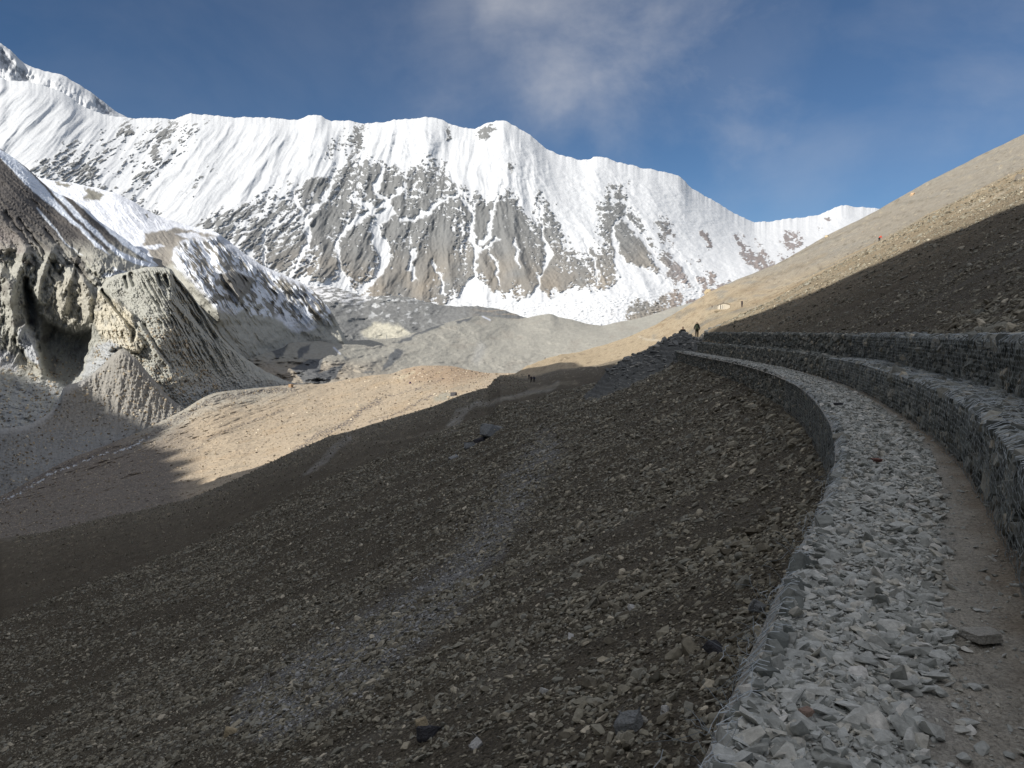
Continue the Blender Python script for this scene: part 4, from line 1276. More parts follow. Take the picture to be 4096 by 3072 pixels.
Sc = sz[:, None] * np.stack([rng.uniform(.9, 1.45, len(x_)), rng.uniform(.8, 1.3, len(x_)), rng.uniform(.6, 1.2, len(x_))], 1)
keep = stone_parts("stone", P, E, Sc, m_path, path, 300)
scatter("gravel", P[keep], E[keep], Sc[keep], c_path, path_stone_mat, path, label="loose pale rubble on the path")

# ------------------------------------------------------------------ gabion walls
core_mat = plain_mat("rubble core", (.075, .08, .08), .95, .3, .02, 9)
wire_mat = plain_mat("galvanised wire", (.50, .55, .58), .5, .15, metallic=0.4)


def arc_table(t0):
    ys = np.linspace(-8, 92, 6000)
    ax, ay = lane(ys, np.full_like(ys, t0))
    s_ = np.concatenate([[0], np.cumsum(np.hypot(np.diff(ax), np.diff(ay)))])
    return s_, ys


def gabion(label, t_face, t_back, z_top, z_bot, y_end, top_bump, face_out, cell=.12, z_follow=None, y_start=-6.0):
    """a long wall of stone-filled wire baskets. face at offset t_face, top back to t_back; outward normal points to smaller t when face_out < 0"""
    s_tab, y_tab = arc_table(t_face)
    s0, s1 = np.interp([y_start, y_end], y_tab, s_tab)
    sag = lambda s__: .06 * perlin(s__ / 2.1, 0 * s__ + 3.3, 420) + .045 * perlin(s__ / .7, 0 * s__ + 1.3, 421)
    root = bpy.data.objects.new("gabion_wall", None)
    COL.objects.link(root)
    root.location = (float(xe(4.0)), 4.0, z_bot)
    root["label"] = label
    root["category"] = "wall"
    root["group"] = "stepped gabion walls along the path"
    bpy.context.view_layer.update()
    off = np.array(root.location)

    def zt(y):
        f = z_follow(y) if z_follow is not None else 0.0
        return z_top + f + 0 * y

    # dark core just behind the stones
    ss = np.linspace(s0, s1, 420)
    ys = np.interp(ss, s_tab, y_tab)
    sg = .06 * face_out
    rows = []
    for (t_, z_) in ((t_face - sg, z_bot - .25), (t_face - sg, 'top'), (t_back, 'top'), (t_back, z_bot - .25)):
        ax, ay = lane(ys, np.full_like(ys, t_))
        z = (zt(ys) - .055) if z_ == 'top' else np.full_like(ys, z_)
        rows.append(np.stack([ax, ay, z], 1) - off)
    R_ = np.array(rows)
    me = grid_mesh("core", R_[..., 0], R_[..., 1], R_[..., 2], smooth=False)
    obj("core", me, core_mat, root)
    P_, Nn, Sz = [], [], []
    # face stones
    nrow = max(3, int(round((z_top - z_bot) / (cell * .72))) + 1)
    for row in range(nrow):
        s_ = np.arange(s0, s1, cell) + rng.uniform(-.05, .05)
        s_ = s_ + rng.normal(0, .028, len(s_))
        y_ = np.interp(s_, s_tab, y_tab)
        zz = z_bot + (row + .5) * (zt(y_) - z_bot) / nrow + rng.normal(0, .022, len(s_))
        bulge = .045 * fbm(s_ / .9, zz / .5, 2, 430 + nrow)
        t_ = t_face - .035 * face_out + rng.normal(0, .02, len(s_)) + bulge
        ax, ay = lane(y_, t_)
        d = xed(y_)
        n_ = np.sqrt(1 + d * d)
        P_.append(np.stack([ax, ay, zz], 1))
        Nn.append(np.stack([face_out / n_, -face_out * d / n_, 0 * d], 1))
        Sz.append(np.full(len(s_), 0))
    # top stones
    width = abs(t_back - t_face)
    for col in range(int(width / (cell * .8))):
        s_ = np.arange(s0, s1, cell * .95)
        s_ = s_ + rng.normal(0, .03, len(s_))
        y_ = np.interp(s_, s_tab, y_tab)
        t_ = t_face + np.sign(t_back - t_face) * ((col + .5) * cell * .8 + rng.normal(0, .02, len(s_)))
        ax, ay = lane(y_, t_)
        P_.append(np.stack([ax, ay, zt(y_) - .03 + sag(s_) + top_bump * np.abs(rng.normal(0, .5, len(s_)))], 1))
        Nn.append(np.tile([0., 0., 1.], (len(s_), 1)))
        Sz.append(np.full(len(s_), 1))
    P_, Nn, Sz = np.concatenate(P_), np.concatenate(Nn), np.concatenate(Sz)
    drop = rng.random(len(P_)) < .075
    P_, Nn, Sz = P_[~drop], Nn[~drop], Sz[~drop]
    n = len(P_)
    E_ = euler_from(Nn, rng.normal(pi / 2, .5, n), rng.normal(0, .25, n), rng.normal(0, .25, n))
    base = cell * 1.10 * np.exp(rng.normal(0, .30, n))
    Sc_ = base[:, None] * np.stack([rng.uniform(.85, 1.35, n), rng.uniform(.7, 1.0, n), rng.uniform(.7, 1.0, n)], 1)
    keep = stone_parts("stone", P_, E_, Sc_, m_wall, root, 300)
    for ch in root.children:
        if ch.name.startswith("stone"):
            ch.location = Vector(ch.location) - root.location
    scatter("stone_fill", P_[keep] - off, E_[keep], Sc_[keep], c_wall, wall_stone_mat, root)
    # wire netting: hexagonal mesh over face and top, sagging between stones
    segs = []
    hexw, hexh = .085, .075
    smax = np.interp(min(y_end, 26), y_tab, s_tab)
    Hf = (z_top - z_bot)
    nu_ = int((smax - s0) / hexw)
    nv_ = int((Hf + width) / hexh)

    def wpt(a, w):
        y_ = np.interp(a, s_tab, y_tab)
        on_face = w < Hf
        out_ = .075 + .03 * perlin(a / .17, w / .15, 440) + .02 * perlin(a / .6, w / .5, 441)
        t_ = np.where(on_face, t_face + face_out * out_, t_face + np.sign(t_back - t_face) * (w - Hf))
        z = np.where(on_face, z_bot + w * (zt(y_) - z_bot) / Hf, zt(y_) + .05 + .035 * perlin(a / .15, w / .14, 442) + sag(a))
        ax, ay = lane(y_, t_)
        return np.stack([ax, ay, z], -1)
    iu, iv = np.meshgrid(np.arange(nu_), np.arange(nv_))
    a0 = s0 + (iu + .5 * (iv % 2)) * hexw
    jit = lambda: .012 * rng.normal(size=a0.shape)
    A = wpt(a0 + jit(), iv * hexh)
    B = wpt(a0 + hexw * .5 + .004, (iv + .36) * hexh)
    B2 = wpt(a0 - hexw * .5 + .004, (iv + .36) * hexh)
    Cc = wpt(a0 + hexw * .5, (iv + 1.0) * hexh)
    for p_, q_ in ((A, B), (A, B2), (B, Cc)):
        segs.append((p_.reshape(-1, 3), q_.reshape(-1, 3)))
    a_ = np.concatenate([k[0] for k in segs])
    b_ = np.concatenate([k[1] for k in segs])
    me = wires("wire_netting", a_ - off, b_ - off, .0021)
    w_ = obj("wire_netting", me, wire_mat, root)
    w_["kind"] = "stuff"
    return root


def wires(name, a, b, rad):
    """thin three-sided wire pieces from a to b as one mesh"""
    d = b - a
    ln = np.linalg.norm(d, axis=1)[:, None] + 1e-9
    d = d / ln
    ref = np.where(np.abs(d[:, 2:3]) > .9, np.array([[1., 0, 0]]), np.array([[0., 0, 1.]]))
    u_ = np.cross(d, ref)
    u_ /= np.linalg.norm(u_, axis=1)[:, None] + 1e-9
    v_ = np.cross(d, u_)
    ring = [u_ * rad, (-.5 * u_ + .866 * v_) * rad, (-.5 * u_ - .866 * v_) * rad]
    co = np.stack([a + ring[0], a + ring[1], a + ring[2], b + ring[0], b + ring[1], b + ring[2]], 1).reshape(-1, 3)
    base = np.arange(len(a))[:, None] * 6
    f = np.concatenate([base + np.array([0, 1, 4, 3]), base + np.array([1, 2, 5, 4]), base + np.array([2, 0, 3, 5])], 0)
    return raw_mesh(name, co, f, smooth=False)


gabion("outer gabion wall holding up the left edge of the path, its top level with the rubble", 0.05, .14, PATH_Z - .01, -2.75, 66, .03, -1, cell=.10)
gabion("lower of the two gabion walls to the right of the path, standing on the path itself", 1.42, 2.12, -.87, -1.62, 61, .02, -1)
gabion("upper gabion wall set back on top of the lower one, with dark scree rising behind it", 2.12, 2.82, -.10, -.90, 62.5, .02, -1)

# torn netting curling over the path's outer edge
pa, pb = [], []
for k in range(260):
    y0 = 2.0 * (22 / 2.0) ** rng.random()
    t0 = rng.normal(.0, .035)
    x0, yq_ = lane(np.array([y0]), np.array([t0]))
    p_ = np.array([x0[0], yq_[0], PATH_Z + .03 + rng.uniform(-.10, .05)])
    dir_ = rng.normal(size=3) * np.array([.5, .8, .9])
    for j in range(rng.integers(4, 9)):
        dir_ = dir_ + rng.normal(size=3) * .7
        q_ = p_ + dir_ / np.linalg.norm(dir_) * .035
        q_[2] = min(q_[2], PATH_Z + .14)
        pa.append(p_)
        pb.append(q_)
        p_ = q_
o = obj("torn_netting", wires("torn_netting", np.array(pa), np.array(pb), .0016), wire_mat)
o["kind"] = "stuff"
o["label"] = "torn wire netting curling over the outer edge of the path"

# ------------------------------------------------------------------ far boulders strewn over the valley, the moraine and the sunlit slope
def strew(name, label, X_, Y_, Z_, n, size, coll, mat, sel):
    i, j = np.nonzero(sel)
    k = rng.integers(0, len(i), n)
    ii, jj = i[k], j[k]
    P_ = np.stack([X_[ii, jj], Y_[ii, jj], Z_[ii, jj]], 1) + rng.normal(0, .4, (n, 3)) * [1, 1, .1]
    s_ = size * np.clip(np.exp(rng.normal(0, .5, n)), .3, 2.4) * P_[:, 1] / 700
    E_ = rng.uniform(0, 6.28, (n, 3))
    scatter(name, P_, E_, s_[:, None] * rng.uniform(.7, 1.3, (n, 3)), coll, mat, label=label)


tanpal = [(0.0, (.12, .10, .08)), (0.4, (.30, .25, .18)), (0.8, (.50, .42, .31)), (1.0, (.66, .60, .48))]
tan_stone = stone_mat("valley stone", tanpal, grain=1.5, bump=.1)
c_val, m_val = proto_set("valley_stone", tan_stone, 6, .7)
for nm, lb, Sh, n_, sz_, cnd in (("valley_boulders", "boulders strewn over the tan valley floor", SV, 7000, 1.3, (SV[1] > np.interp(SV[0], [p[0] for p in VK], [p[1] for p in VK]) + 4)),
                                 ("moraine_boulders", "boulders lying on the pale moraine wall", S2, 3500, 1.5, (S2[1] > np.interp(S2[0], [p[0] for p in SK2], [p[1] for p in SK2]) + 200))):
    wx, wy, wz = sheet_world(*Sh)
    strew(nm, lb, wx, wy, wz, n_, sz_, c_val, tan_stone, cnd)
for nm, lb, Sh, n_, sz_, cnd in (("cliff_rubble", "fallen rocks on the floor of the hollow below the cliffs", S1, 2500, 1.6, S1[1] > 1430),
                                 ("ridge_boulders", "boulders lying on the low moraine ridge", S0, 2500, 1.3, S0[1] > np.interp(S0[0], [p[0] for p in SK0], [p[1] for p in SK0]) + 30)):
    wx, wy, wz = sheet_world(*Sh)
    strew(nm, lb, wx, wy, wz, n_, sz_, c_val, tan_stone, cnd)
hx, hy = np.meshgrid(np.linspace(-.66, .68, 260), np.geomspace(60, 640, 240))
hx = hx * hy
hz = H(hx, hy)
hr = np.interp(np.clip(hx / hy, _sa[0], _sa[-1]), _sa, _sR)
strew("slope_boulders", "boulders scattered over the far part of the slope", hx, hy, hz, 3600, .55, c_val, tan_stone, (hy < hr * .97) & (hx / hy > .02))
strew("lower_slope_rubble", "dark rubble on the lower shaded slope", hx, hy, hz, 26000, .95, c_scree, scree_mat, (hy < hr * .97) & (hx / hy < .02))

# ------------------------------------------------------------------ rock mound where the path rounds the spur
mx, my = np.meshgrid(np.linspace(6, 19.5, 150), np.linspace(58, 80, 130))
rz = pchip([5, 8.5, 10.1, 11.4, 12.6, 13.6, 14.6, 15.35, 15.9, 16.6, 17.4, 20], [-5.5, -3.4, -2.45, -1.85, -1.25, -.66, -.22, .02, -.38, -.85, -1.1, -1.3], mx)
hb = H(mx, my)
w_ = np.exp(-((my - 68) / 3.4) ** 2) * sstep(6, 9, mx) * sstep(19.3, 17.5, mx)
mz = hb + np.maximum(rz - hb, 0) * w_
lay = mz / .34 + .8 * fbm(mx / 1.6, my / 1.6, 3, 500)
mz = np.where(w_ > .02, mz + .5 * (.34 * (np.floor(lay) + sstep(.55, 1, lay - np.floor(lay)) - lay)) + .12 * fbm(mx / .5, my / .5, 4, 501), mz) - .03
mz = np.where(w_ <= .02, hb - .25, mz)
C = np.empty(mx.shape + (3,))
C[:] = (.15, .155, .15)
C *= (1 + .4 * fbm(mx / .5, mz / .15, 4, 502))[..., None]
slate_mat = terrain_mat("dark slate", [(9.0, .3), (2.0, .2)], bumps=((9.0, .03), (2.5, .08)), rough=.9)
mound = obj("rock_mound", grid_mesh("rock_mound", mx, my, mz, {"Col": C}, smooth=False), slate_mat)
mound["label"] = "dark stepped mound of slaty rock where the path rounds the spur"
mound["category"] = "rock mound"
dark_pal = [(0.0, (.10, .105, .10)), (.6, (.20, .205, .20)), (1.0, (.34, .33, .30))]
slate_stone = stone_mat("slate stone", dark_pal, grain=8)
c_slate, m_slate = proto_set("slate_block", slate_stone, 6, .4, True)
n = 700
x_, y_ = rng.uniform(8.5, 17.5, n), 68 + rng.normal(-1.5, 2.0, n)


def grid_z(x, y):
    i = np.clip(((y - 58) / 22 * 129).astype(int), 0, 129)
    j = np.clip(((x - 6) / 13.5 * 149).astype(int), 0, 149)
    return mz[i, j]


P = np.stack([x_, y_, grid_z(x_, y_) + .03], 1)
sz = np.clip(.22 * np.exp(rng.normal(0, .5, n)), .08, .7)
E = euler_from(np.tile([-.1, -.25, .96], (n, 1)), rng.uniform(0, 6.28, n), rng.normal(0, .2, n), rng.normal(0, .2, n))
Sc = sz[:, None] * np.stack([rng.uniform(1, 1.7, n), rng.uniform(.8, 1.2, n), rng.uniform(.6, 1, n)], 1)
keep = stone_parts("slab", P, E, Sc, m_slate, mound, 160)
scatter("rubble", P[keep], E[keep], Sc[keep], c_slate, slate_stone, mound)


# ------------------------------------------------------------------ single boulders that stand out
def boulder(name, label, pos, size, mat, seed, flat=.6, spin=0.0, sub=2, group=None, cat="boulder", blocky=True, tilt=(0, 0)):
    import bmesh
    me = rock_mesh(name, seed, flat, 16, blocky)
    bm = bmesh.new()
    bm.from_mesh(me)
    if flat > .45:
        bmesh.ops.bevel(bm, geom=bm.edges[:], offset=.035, segments=1, affect='EDGES')
    bmesh.ops.triangulate(bm, faces=bm.faces[:])
    bmesh.ops.subdivide_edges(bm, edges=bm.edges[:], cuts=1, use_grid_fill=True)
    r = np.random.default_rng(seed + 5)
    for v_ in bm.verts:
        v_.co += Vector(r.normal(0, .010, 3))
    bm.to_mesh(me)
    bm.free()
    me.polygons.foreach_set("use_smooth", np.zeros(len(me.polygons), bool))
    o = obj(name, me, mat)
    o.location = pos
    o.scale = (size, size, size)
    o.rotation_euler = (tilt[0], tilt[1], spin)
    o["label"] = label
    o["category"] = cat
    if group:
        o["group"] = group
    return o


def rock_mat(name, c, sc=9, bump=.08):
    return plain_mat(name, c, .9, .38, bump, sc)


m_pale, m_tan, m_dark, m_white, m_rust, m_grey = (rock_mat("pale rock", (.62, .60, .54)), rock_mat("tan rock", (.55, .46, .31)), rock_mat("dark rock", (.09, .09, .10)),
                                                 rock_mat("white quartz", (.82, .82, .80)), rock_mat("rusty rock", (.33, .17, .14)), rock_mat("grey rock", (.30, .315, .32)))


def on_path(u4, v4):
    a, b = ray(u4 / 4, v4 / 4)
    y = PATH_Z / b
    return np.array([a * y, y, PATH_Z])


p = on_path(3925, 2550)
boulder("stone_slab", "long flat pale slab lying across the dirt on the right side of the path", p + [0, 0, .02], .19, m_pale, 11, .22, .25, cat="stone")
p = on_path(3225, 2895)
boulder("stone", "small pinkish flat stone among the grey rubble near the bottom of the path", p + [0, 0, .05], .055, rock_mat("pink rock", (.66, .47, .38)), 12, .4, .5, cat="stone")
p = on_path(3505, 1857)
boulder("stone", "dark reddish stone lying on the pale rubble halfway along the path", p + [0, 0, .05], .12, m_rust, 13, .35, .1, cat="stone")
p = on_path(3352, 1626)
boulder("stone", "flat black stone on the path just past the bend", p + [0, 0, .05], .20, m_dark, 14, .3, -.3, cat="stone")
p = on_path(3060, 2655)
boulder("stone", "grey block on the scree touching the netting at the path's outer edge", hit(3040 / 4, 2450 / 4) + [0, 0, .05], .13, m_grey, 15, .6, .3, cat="stone")
for (u4, v4, s_, m_, lab, sd) in ((2862, 2610, .17, m_dark, "dark grey boulder on the scree just left of the path's netted edge", 21), (3030, 2438, .15, m_grey, "blue-grey rounded stone below the netted path edge, above the dark boulder", 22),
                                  (925, 2940, .26, m_tan, "yellowish tan stone on the scree near the lower left", 23), (1715, 2945, .24, m_dark, "blackish lump of rock on the scree at the bottom centre", 24),
                                  (1690, 2905, .20, m_tan, "light brown block touching the blackish lump at the bottom centre", 25), (2515, 2915, .26, m_grey, "long grey leaning slab in the lower scree right of centre", 26),
                                  (1177, 2503, .12, m_white, "small bright white stone alone on the left scree", 27), (1905, 2990, .11, m_white, "white stone at the very bottom centre of the scree", 28),
                                  (2283, 2555, .11, m_white, "white stone on the scree, midway between the pale scree streak and the path", 29), (2528, 2438, .10, m_white, "small white stone uphill of the other lone white one, nearer the path", 30),
                                  (2550, 2895, .15, m_pale, "pale upright stone leaning on the long grey slab", 31), (2180, 2770, .09, m_white, "small whitish stone on the scree left of the long leaning grey slab", 32),
                                  (2660, 2850, .12, m_white, "white triangular stone near the bottom right of the scree", 33), (2175, 1815, .9, m_pale, "pale stones' largest block beside the light scree streak", 34)):
    h_ = hit(u4 / 4, v4 / 4, noise=True)
    s_ *= np.clip(h_[1] / 6.0, .7, 1.3) if s_ < .5 else .5
    boulder("boulder", lab, h_ + [0, 0, s_ * .1], s_, m_, sd, .7, sd * .7, cat="stone", tilt=(.2, -.45))
for (u4, v4, px, lab, sd) in ((1975, 1735, 88, "broad bluish rock outcrop breaking the shaded slope", 41), (1880, 1790, 62, "low grey rock below and left of the broad bluish outcrop", 42), (1925, 1765, 50, "dark rock wedged between the two outcrops on the shaded slope", 43), (1815, 1835, 34, "smallest and lowest rock of the outcrop on the shaded slope", 44)):
    h_ = hit(u4 / 4, v4 / 4, noise=True)
    s_ = px / 4 / FOC * h_[1] * 1.15
    boulder("rock_outcrop", lab, h_ + [0, 0, s_ * .06], s_, m_grey if sd != 43 else m_dark, sd, .5, .4 + sd, cat="rock", tilt=(.1, -.35))
for (u4, v4, px, m_, lab, sd) in ((3650, 775, 22, rock_mat("orange rock", (.62, .44, .28)), "orange boulder on the right skyline", 51), (3940, 802, 15, m_pale, "cream and dark boulder beside the faint track on the lit slope", 52),
                                  (4085, 712, 46, rock_mat("shaded outcrop", (.25, .23, .2)), "jagged dark outcrop on the lit slope at the right edge", 53), (3310, 944, 20, m_tan, "small tor on the skyline of the lit slope", 54), (2830, 1165, 30, m_tan, "rocky hump on the skyline above the hut", 55)):  # right-edge outcrop has one even brown-grey base colour
    h_ = hit(u4 / 4, v4 / 4 + 1)
    s_ = px / 4 / FOC * h_[1]
    boulder("boulder", lab, h_, s_, m_, sd, .6, sd, cat="boulder", tilt=(.1, -.3))
for (u4, v4, px, m_, lab, sd) in ((1815, 1583, 26, m_dark, "dark boulder in the green hollow at the lit valley's near edge", 61), (1163, 1549, 26, rock_mat("brown rock", (.35, .24, .15)), "brown boulder where the pale moraine meets the valley floor", 62),
                                  (1665, 1557, 7, m_dark, "tiny dark boulder on the valley floor right of the tent", 63), (1770, 1517, 8, m_dark, "dark boulder below the low tan knoll in the valley", 64)):
    p = sheet_point(SV, u4, v4)
    s_ = px / 4 / FOC * p[1]
    boulder("boulder", lab, p + [0, 0, s_ * .15], s_, m_, sd, .7, sd, cat="boulder")

# bent wire loop on the scree
t_ = np.linspace(0, 1, 40)
lp = hit(2930 / 4, 2195 / 4, noise=True)
lx = np.concatenate([.10 * np.cos(t_ * 6.6) - .02, .10 + .22 * t_])
lz = np.concatenate([.03 * np.sin(t_ * 6.6), .015 + .05 * t_ + .015 * np.sin(t_ * 14)])
ly = .10 * np.sin(np.linspace(0, 7, 80)) * .3
pts = np.stack([lx, ly, lz + .06], 1) + lp
o = obj("wire_loop", wires("wire_loop", pts[:-1], pts[1:], .0035), wire_mat)
o["label"] = "bent loop of pale wire lying on the scree left of the path"
o["category"] = "wire"


# ------------------------------------------------------------------ walkers
def cloth(name, c):
    return plain_mat(name, c, .85, .12, .004, 30)


skin_mat = plain_mat("skin", (.42, .27, .2), .6, .05)
boot_mat = cloth("boot leather", (.03, .028, .025))


def skin_mesh(name, pts, edges, radii, mat, parent, sub=1):
    me = bpy.data.meshes.new(name)
    me.from_pydata(pts, edges, [])
    o = obj(name, me, mat, parent)
    md = o.modifiers.new("skin", 'SKIN')
    md.use_smooth_shade = True
    for v_, r_ in zip(me.skin_vertices[0].data, radii):
        v_.radius = (r_, r_)
        v_.use_root = False
    me.skin_vertices[0].data[0].use_root = True
    sb = o.modifiers.new("smooth", 'SUBSURF')
    sb.levels = sb.render_levels = sub
    return o


def person(label, pos, face, jacket, trousers, cap=(.05, .05, .05), height=1.7, pose="stand", group=None, poles=False):
    root = bpy.data.objects.new("person", None)
    COL.objects.link(root)
    root["label"] = label
    root["category"] = "person"
    if group:
        root["group"] = group
    root.location = pos
    root.rotation_euler = (0, 0, face)
    k = height / 1.75
    root.scale = (k, k, k)
    hip, lean = .93, .0
    kn = [(.10, .06, .50), (-.10, .02, .50)]
    an = [(.11, .0, .09), (-.11, -.03, .09)]
    el = [(.27, .02, 1.14), (-.27, .02, 1.14)]
    wr = [(.27, .14, .92), (-.27, .12, .90)]
    if pose == "walk":
        kn = [(.10, .22, .52), (-.10, -.02, .50)]
        an = [(.10, .24, .09), (-.10, -.34, .16)]
        wr = [(.26, -.12, .95), (-.26, .26, .98)]
        lean = .08
    if pose == "bend":
        lean = .42
        kn = [(.11, .14, .50), (-.11, .05, .50)]
        el = [(.25, .50, 1.02), (-.25, .44, 1.02)]
        wr = [(.22, .62, .80), (-.24, .58, .80)]
    if pose == "sit":
        hip = .12
        kn = [(.12, .40, .36), (-.12, .38, .34)]
        an = [(.12, .52, .02), (-.12, .50, .0)]
        wr = [(.14, .36, .40), (-.14, .34, .38)]
        el = [(.27, .12, .36), (-.27, .12, .36)]
    if pose == "look":
        el = [(.30, .12, 1.22), (-.30, .12, 1.22)]
        wr = [(.10, .20, 1.48), (-.10, .20, 1.48)]
    z0 = hip
    ch = (0, lean * .8, z0 + .38 - lean * .18)
    nk = (0, lean * 1.2, z0 + .56 - lean * .32)
    hd = (0, lean * 1.35 + .01, z0 + .66 - lean * .36)
    ht = (0, lean * 1.45 + .015, z0 + .77 - lean * .38)
    sh = [(.17, lean * 1.05, z0 + .49 - lean * .26), (-.17, lean * 1.05, z0 + .49 - lean * .26)]
    hp = [(.09, 0, z0 - .03), (-.09, 0, z0 - .03)]
    hn = [tuple(np.array(w) + (0, .03, -.09)) for w in wr]
    toe = [tuple(np.array(a) + (0, .15, -.05)) for a in an]
    P = [(0, 0, z0), ch, nk, hd, ht, sh[0], el[0], wr[0], hn[0], sh[1], el[1], wr[1], hn[1], hp[0], kn[0], an[0], toe[0], hp[1], kn[1], an[1], toe[1]]
    Ed = [(0, 1), (1, 2), (2, 3), (3, 4), (1, 5), (5, 6), (6, 7), (7, 8), (1, 9), (9, 10), (10, 11), (11, 12), (0, 13), (13, 14), (14, 15), (15, 16), (0, 17), (17, 18), (18, 19), (19, 20)]
    Rr = [.12, .14, .055, .085, .075, .06, .045, .032, .036, .06, .045, .032, .036, .085, .06, .042, .04, .085, .06, .042, .04]
    skin_mesh("body", P, Ed, Rr, skin_mat, root)
    jm, tm = cloth("jacket cloth", jacket), cloth("trouser cloth", trousers)
    J = [(0, 0, z0 - .04), ch, tuple(np.array(nk) + (0, 0, -.04)), sh[0], el[0], wr[0], sh[1], el[1], wr[1]]
    skin_mesh("jacket", J, [(0, 1), (1, 2), (1, 3), (3, 4), (4, 5), (1, 6), (6, 7), (7, 8)], [.155, .175, .08, .085, .066, .05, .085, .066, .05], jm, root)
    T = [(0, 0, z0), hp[0], kn[0], tuple(np.array(an[0]) + (0, 0, .02)), hp[1], kn[1], tuple(np.array(an[1]) + (0, 0, .02))]
    skin_mesh("trousers", T, [(0, 1), (1, 2), (2, 3), (0, 4), (4, 5), (5, 6)], [.14, .105, .08, .062, .105, .08, .062], tm, root)
    for a, t in zip(an, toe):
        skin_mesh("boot", [a, t], [(0, 1)], [.058, .052], boot_mat, root)
    top = tuple(np.array(ht) + (0, 0, .02))
    skin_mesh("hat", [tuple(np.array(hd) + (0, -.01, .05)), top], [(0, 1)], [.10, .085], cloth("hat cloth", cap), root)
    if poles:
        for s_ in (1, -1):
            a = np.array([[s_ * .27, .16, .92]])
            b = np.array([[s_ * .36, .42, .0]])
            obj("walking_pole", wires("walking_pole", a, b, .012), boot_mat, root)
    return root


def backpack(label, owner, col, back=-.22, z=1.18, s_=1.0):
    import bmesh
    bm = bmesh.new()
    bmesh.ops.create_cube(bm, size=1)
    for v_ in bm.verts:
        v_.co.x *= .34 * s_
        v_.co.y *= .24 * s_
        v_.co.z *= .56 * s_
        if v_.co.z > 0:
            v_.co.x *= .82
            v_.co.y *= .75
    bmesh.ops.bevel(bm, geom=bm.edges[:], offset=.06 * s_, segments=3, affect='EDGES')
    me = bpy.data.meshes.new("backpack")
    bm.to_mesh(me)
    bm.free()
    me.polygons.foreach_set("use_smooth", np.ones(len(me.polygons), bool))
    root = bpy.data.objects.new("backpack", None)
    COL.objects.link(root)
    bpy.context.view_layer.update()
    root.matrix_world = owner.matrix_world @ Matrix.Translation((0, back, z))
    root["label"] = label
    root["category"] = "backpack"
    m = cloth("pack cloth", col)
    obj("pack_body", me, m, root)
    q_ = obj("lid", me.copy(), m, root)
    q_.scale = (.9, .9, .28)
    q_.location = (0, 0, .27 * s_)
    q_ = obj("pocket", me.copy(), m, root)
    q_.scale = (.7, .45, .5)
    q_.location = (0, -.13 * s_, -.08 * s_)
    return root


BK = (.018, .018, .02)
b_pos = np.array([(696.5 - 512) / FOC * 74, 74., float(H(.2427 * 74, 74.)) + .02])
pb_ = person("hiker with a big rucksack standing at the notch where the path rounds the dark mound", b_pos, radians(-12), (.03, .035, .03), BK, BK, 1.7, "walk")
backpack("dark green rucksack on the hiker at the notch beside the mound", pb_, (.022, .028, .018), s_=1.15)
a_pos = np.array([(682.5 - 512) / FOC * 69, 69., -.42])
person("dark figure sitting on top of the stepped rock mound", a_pos, radians(160), BK, BK, BK, 1.75, "sit")


def stand(u4, v4):
    h_ = hit(u4 / 4, v4 / 4)
    h_[2] = float(H(h_[0], h_[1]))
    return h_


person("tiny hiker in a bright red top bending forward high on the lit slope", stand(3516, 971), radians(-70), (.75, .06, .02), (.03, .03, .03), (.5, .05, .03), 1.75, "bend")
person("dark figure standing left of the stone hut", stand(2848, 1234), radians(150), (.10, .06, .06), (.05, .04, .04), BK, 1.8)
p_ = person("dark figure with raised hands standing right of the stone hut", stand(2968, 1229), radians(120), (.03, .03, .045), (.04, .03, .04), (.75, .68, .5), 1.8, "look")
person("lone walker on the lit edge of the slope above the group of three", stand(2180, 1441), radians(200), BK, BK, BK, 1.75, "walk")
for (u4, v4, j, c_, lab, po) in ((2116, 1523, (.03, .03, .06), (.75, .72, .7), "white-capped walker at the left of the group of three on the shaded slope", "stand"),
                                 (2125, 1531, (.04, .03, .05), BK, "tallest dark walker in the middle of the group of three on the shaded slope", "walk"),
                                 (2137, 1529, (.05, .06, .12), BK, "bluish walker at the right of the group of three on the shaded slope", "bend")):
    person(lab, stand(u4, v4), radians(170), j, BK, c_, 1.75, po, group="three walkers together on the shaded slope")

# ------------------------------------------------------------------ stone hut on its terrace
hp_ = hit(2897 / 4, 1238 / 4)
print('HUT', hp_, [hit(a / 4, b / 4).round(1) for a, b in ((3516, 971), (2848, 1234), (2180, 1441), (2125, 1531))])
dist = hp_[1]
hut = bpy.data.objects.new("stone_hut", None)
COL.objects.link(hut)
hut.location = hp_ + [0, 0, .1]
hut.rotation_euler = (0, 0, radians(-8))
hut.scale = (hk := 44 / 4 / FOC * dist / 5.0,) * 3
hut["label"] = "small pale stone hut with a thin gable roof and two doorways on the lit slope"
hut["category"] = "hut"
plaster = plain_mat("pale masonry", (.60, .56, .47), .95, .18, .05, 3)
roof_m = plain_mat("roof slate", (.16, .14, .12), .9, .25, .02, 4)
door_m = plain_mat("doorway dark", (.05, .045, .04), .9, .2)
white_m = plain_mat("whitewash", (.78, .75, .66), .9, .08, .02, 5)


def prism(name, prof, y0, y1, mat, parent):
    n_ = len(prof)
    v_ = [(x, y0, z) for x, z in prof] + [(x, y1, z) for x, z in prof]
    f_ = [tuple(range(n_))[::-1], tuple(range(n_, 2 * n_))] + [(i, (i + 1) % n_, n_ + (i + 1) % n_, n_ + i) for i in range(n_)]
    me = bpy.data.meshes.new(name)
    me.from_pydata(v_, [], [f_[0], f_[1]] + f_[2:])
    me.update()
    return obj(name, me, mat, parent)


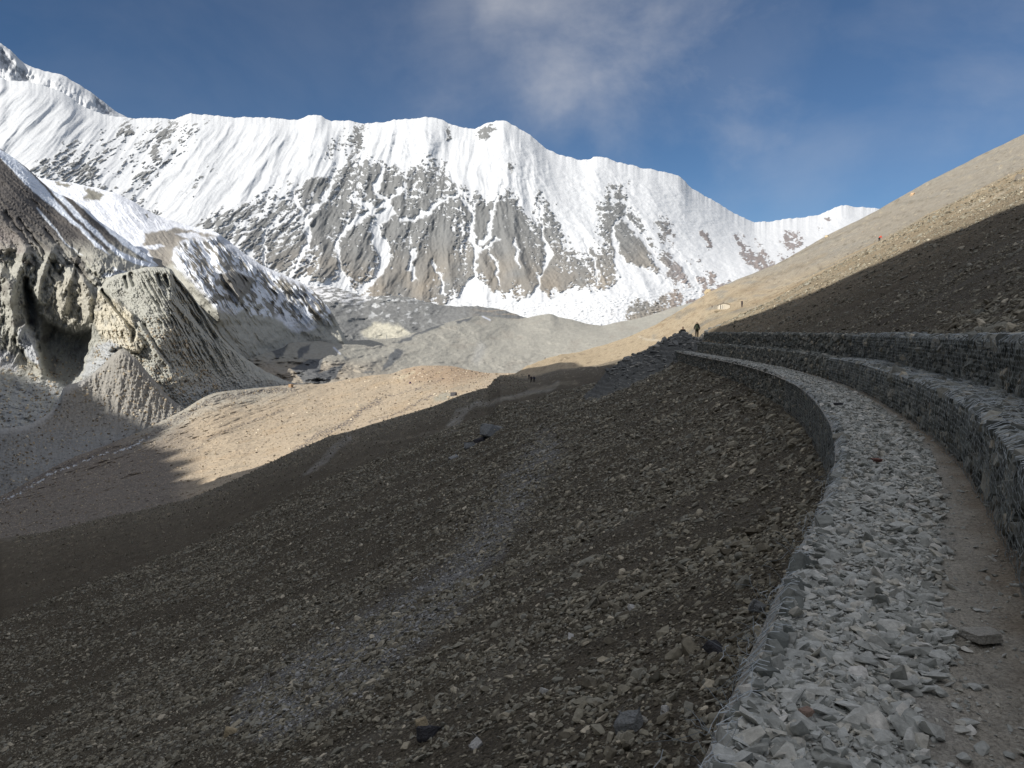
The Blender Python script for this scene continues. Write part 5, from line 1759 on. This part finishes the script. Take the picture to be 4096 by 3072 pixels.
W = 2.95
hw_ = 5.0 / 2
prism("wall", [(-hw_, -.6), (hw_, -.6), (hw_, 1.95), (-.25, 2.75), (-hw_, 1.95)], 0, 4.2, plaster, hut)
prism("roof", [(-.25, 2.78), (hw_ + .25, 1.93), (hw_ + .25, 2.03), (-.25, 2.92)], -.25, 4.4, roof_m, hut)
prism("roof", [(-hw_ - .25, 1.93), (-.25, 2.78), (-.25, 2.92), (-hw_ - .25, 2.03)], -.25, 4.4, roof_m, hut)
for x in (-1.75, -.95):
    prism("door", [(x - .16, 0), (x + .16, 0), (x + .16, 1.9), (x - .16, 1.9)], -.03, .02, door_m, hut)
for x in (-2.15, -1.35, -.62):
    prism("pillar", [(x - .2, -.1), (x + .2, -.1), (x + .2, 2.0), (x - .2, 2.0)], -.22, -.001, white_m, hut)
prism("ridge_cap", [(-.4, 2.85), (-.1, 2.85), (-.1, 3.15), (-.4, 3.15)], .5, 1.1, roof_m, hut)
terr = bpy.data.objects.new("terrace_wall", None)
COL.objects.link(terr)
terr.location = hp_
terr.scale = (hk,) * 3
terr["label"] = "low dry-stone terrace wall that the hut stands on"
terr["category"] = "wall"
for k in range(150):
    row = k // 30
    o = obj("stone", m_scree[k % 9], None, terr)
    o.location = (-4.6 + (k % 30) * .31 + rng.normal(0, .04), -.9 + row * .06 + rng.normal(0, .05), -.9 + row * .22)
    o.rotation_euler = (rng.normal(0, .2), rng.normal(0, .2), rng.uniform(0, 6))
    o.scale = (.42, .36, .34)
yy0 = -.85
prism("terrace_top", [(-4.7, -1.1), (4.6, -1.1), (4.6, .02), (-4.7, .02)], yy0, 4.5, plain_mat("terrace earth", (.48, .40, .29), .95, .2, .03, 4), terr)

# dark tent down in the valley
tp = sheet_point(SV, 1641, 1534)
tent = bpy.data.objects.new("tent", None)
COL.objects.link(tent)
tent.location = tp
tent.rotation_euler = (0, 0, .3)
tent["label"] = "tiny dark purple ridge tent pitched on the tan valley floor"
tent["category"] = "tent"
kt = 11 / 4 / FOC * tp[1] / 2
prism("flysheet", [(-kt, 0), (kt, 0), (kt * .12, kt * 1.35), (-kt * .12, kt * 1.35)], -kt * .9, kt * .9, plain_mat("tent cloth", (.06, .03, .09), .8, .1), tent)
prism("door_flap", [(-kt * .45, .02), (kt * .3, .02), (0, kt * .95)], -kt * .93, -kt * .905, plain_mat("tent door", (.03, .02, .05), .8, .1), tent)
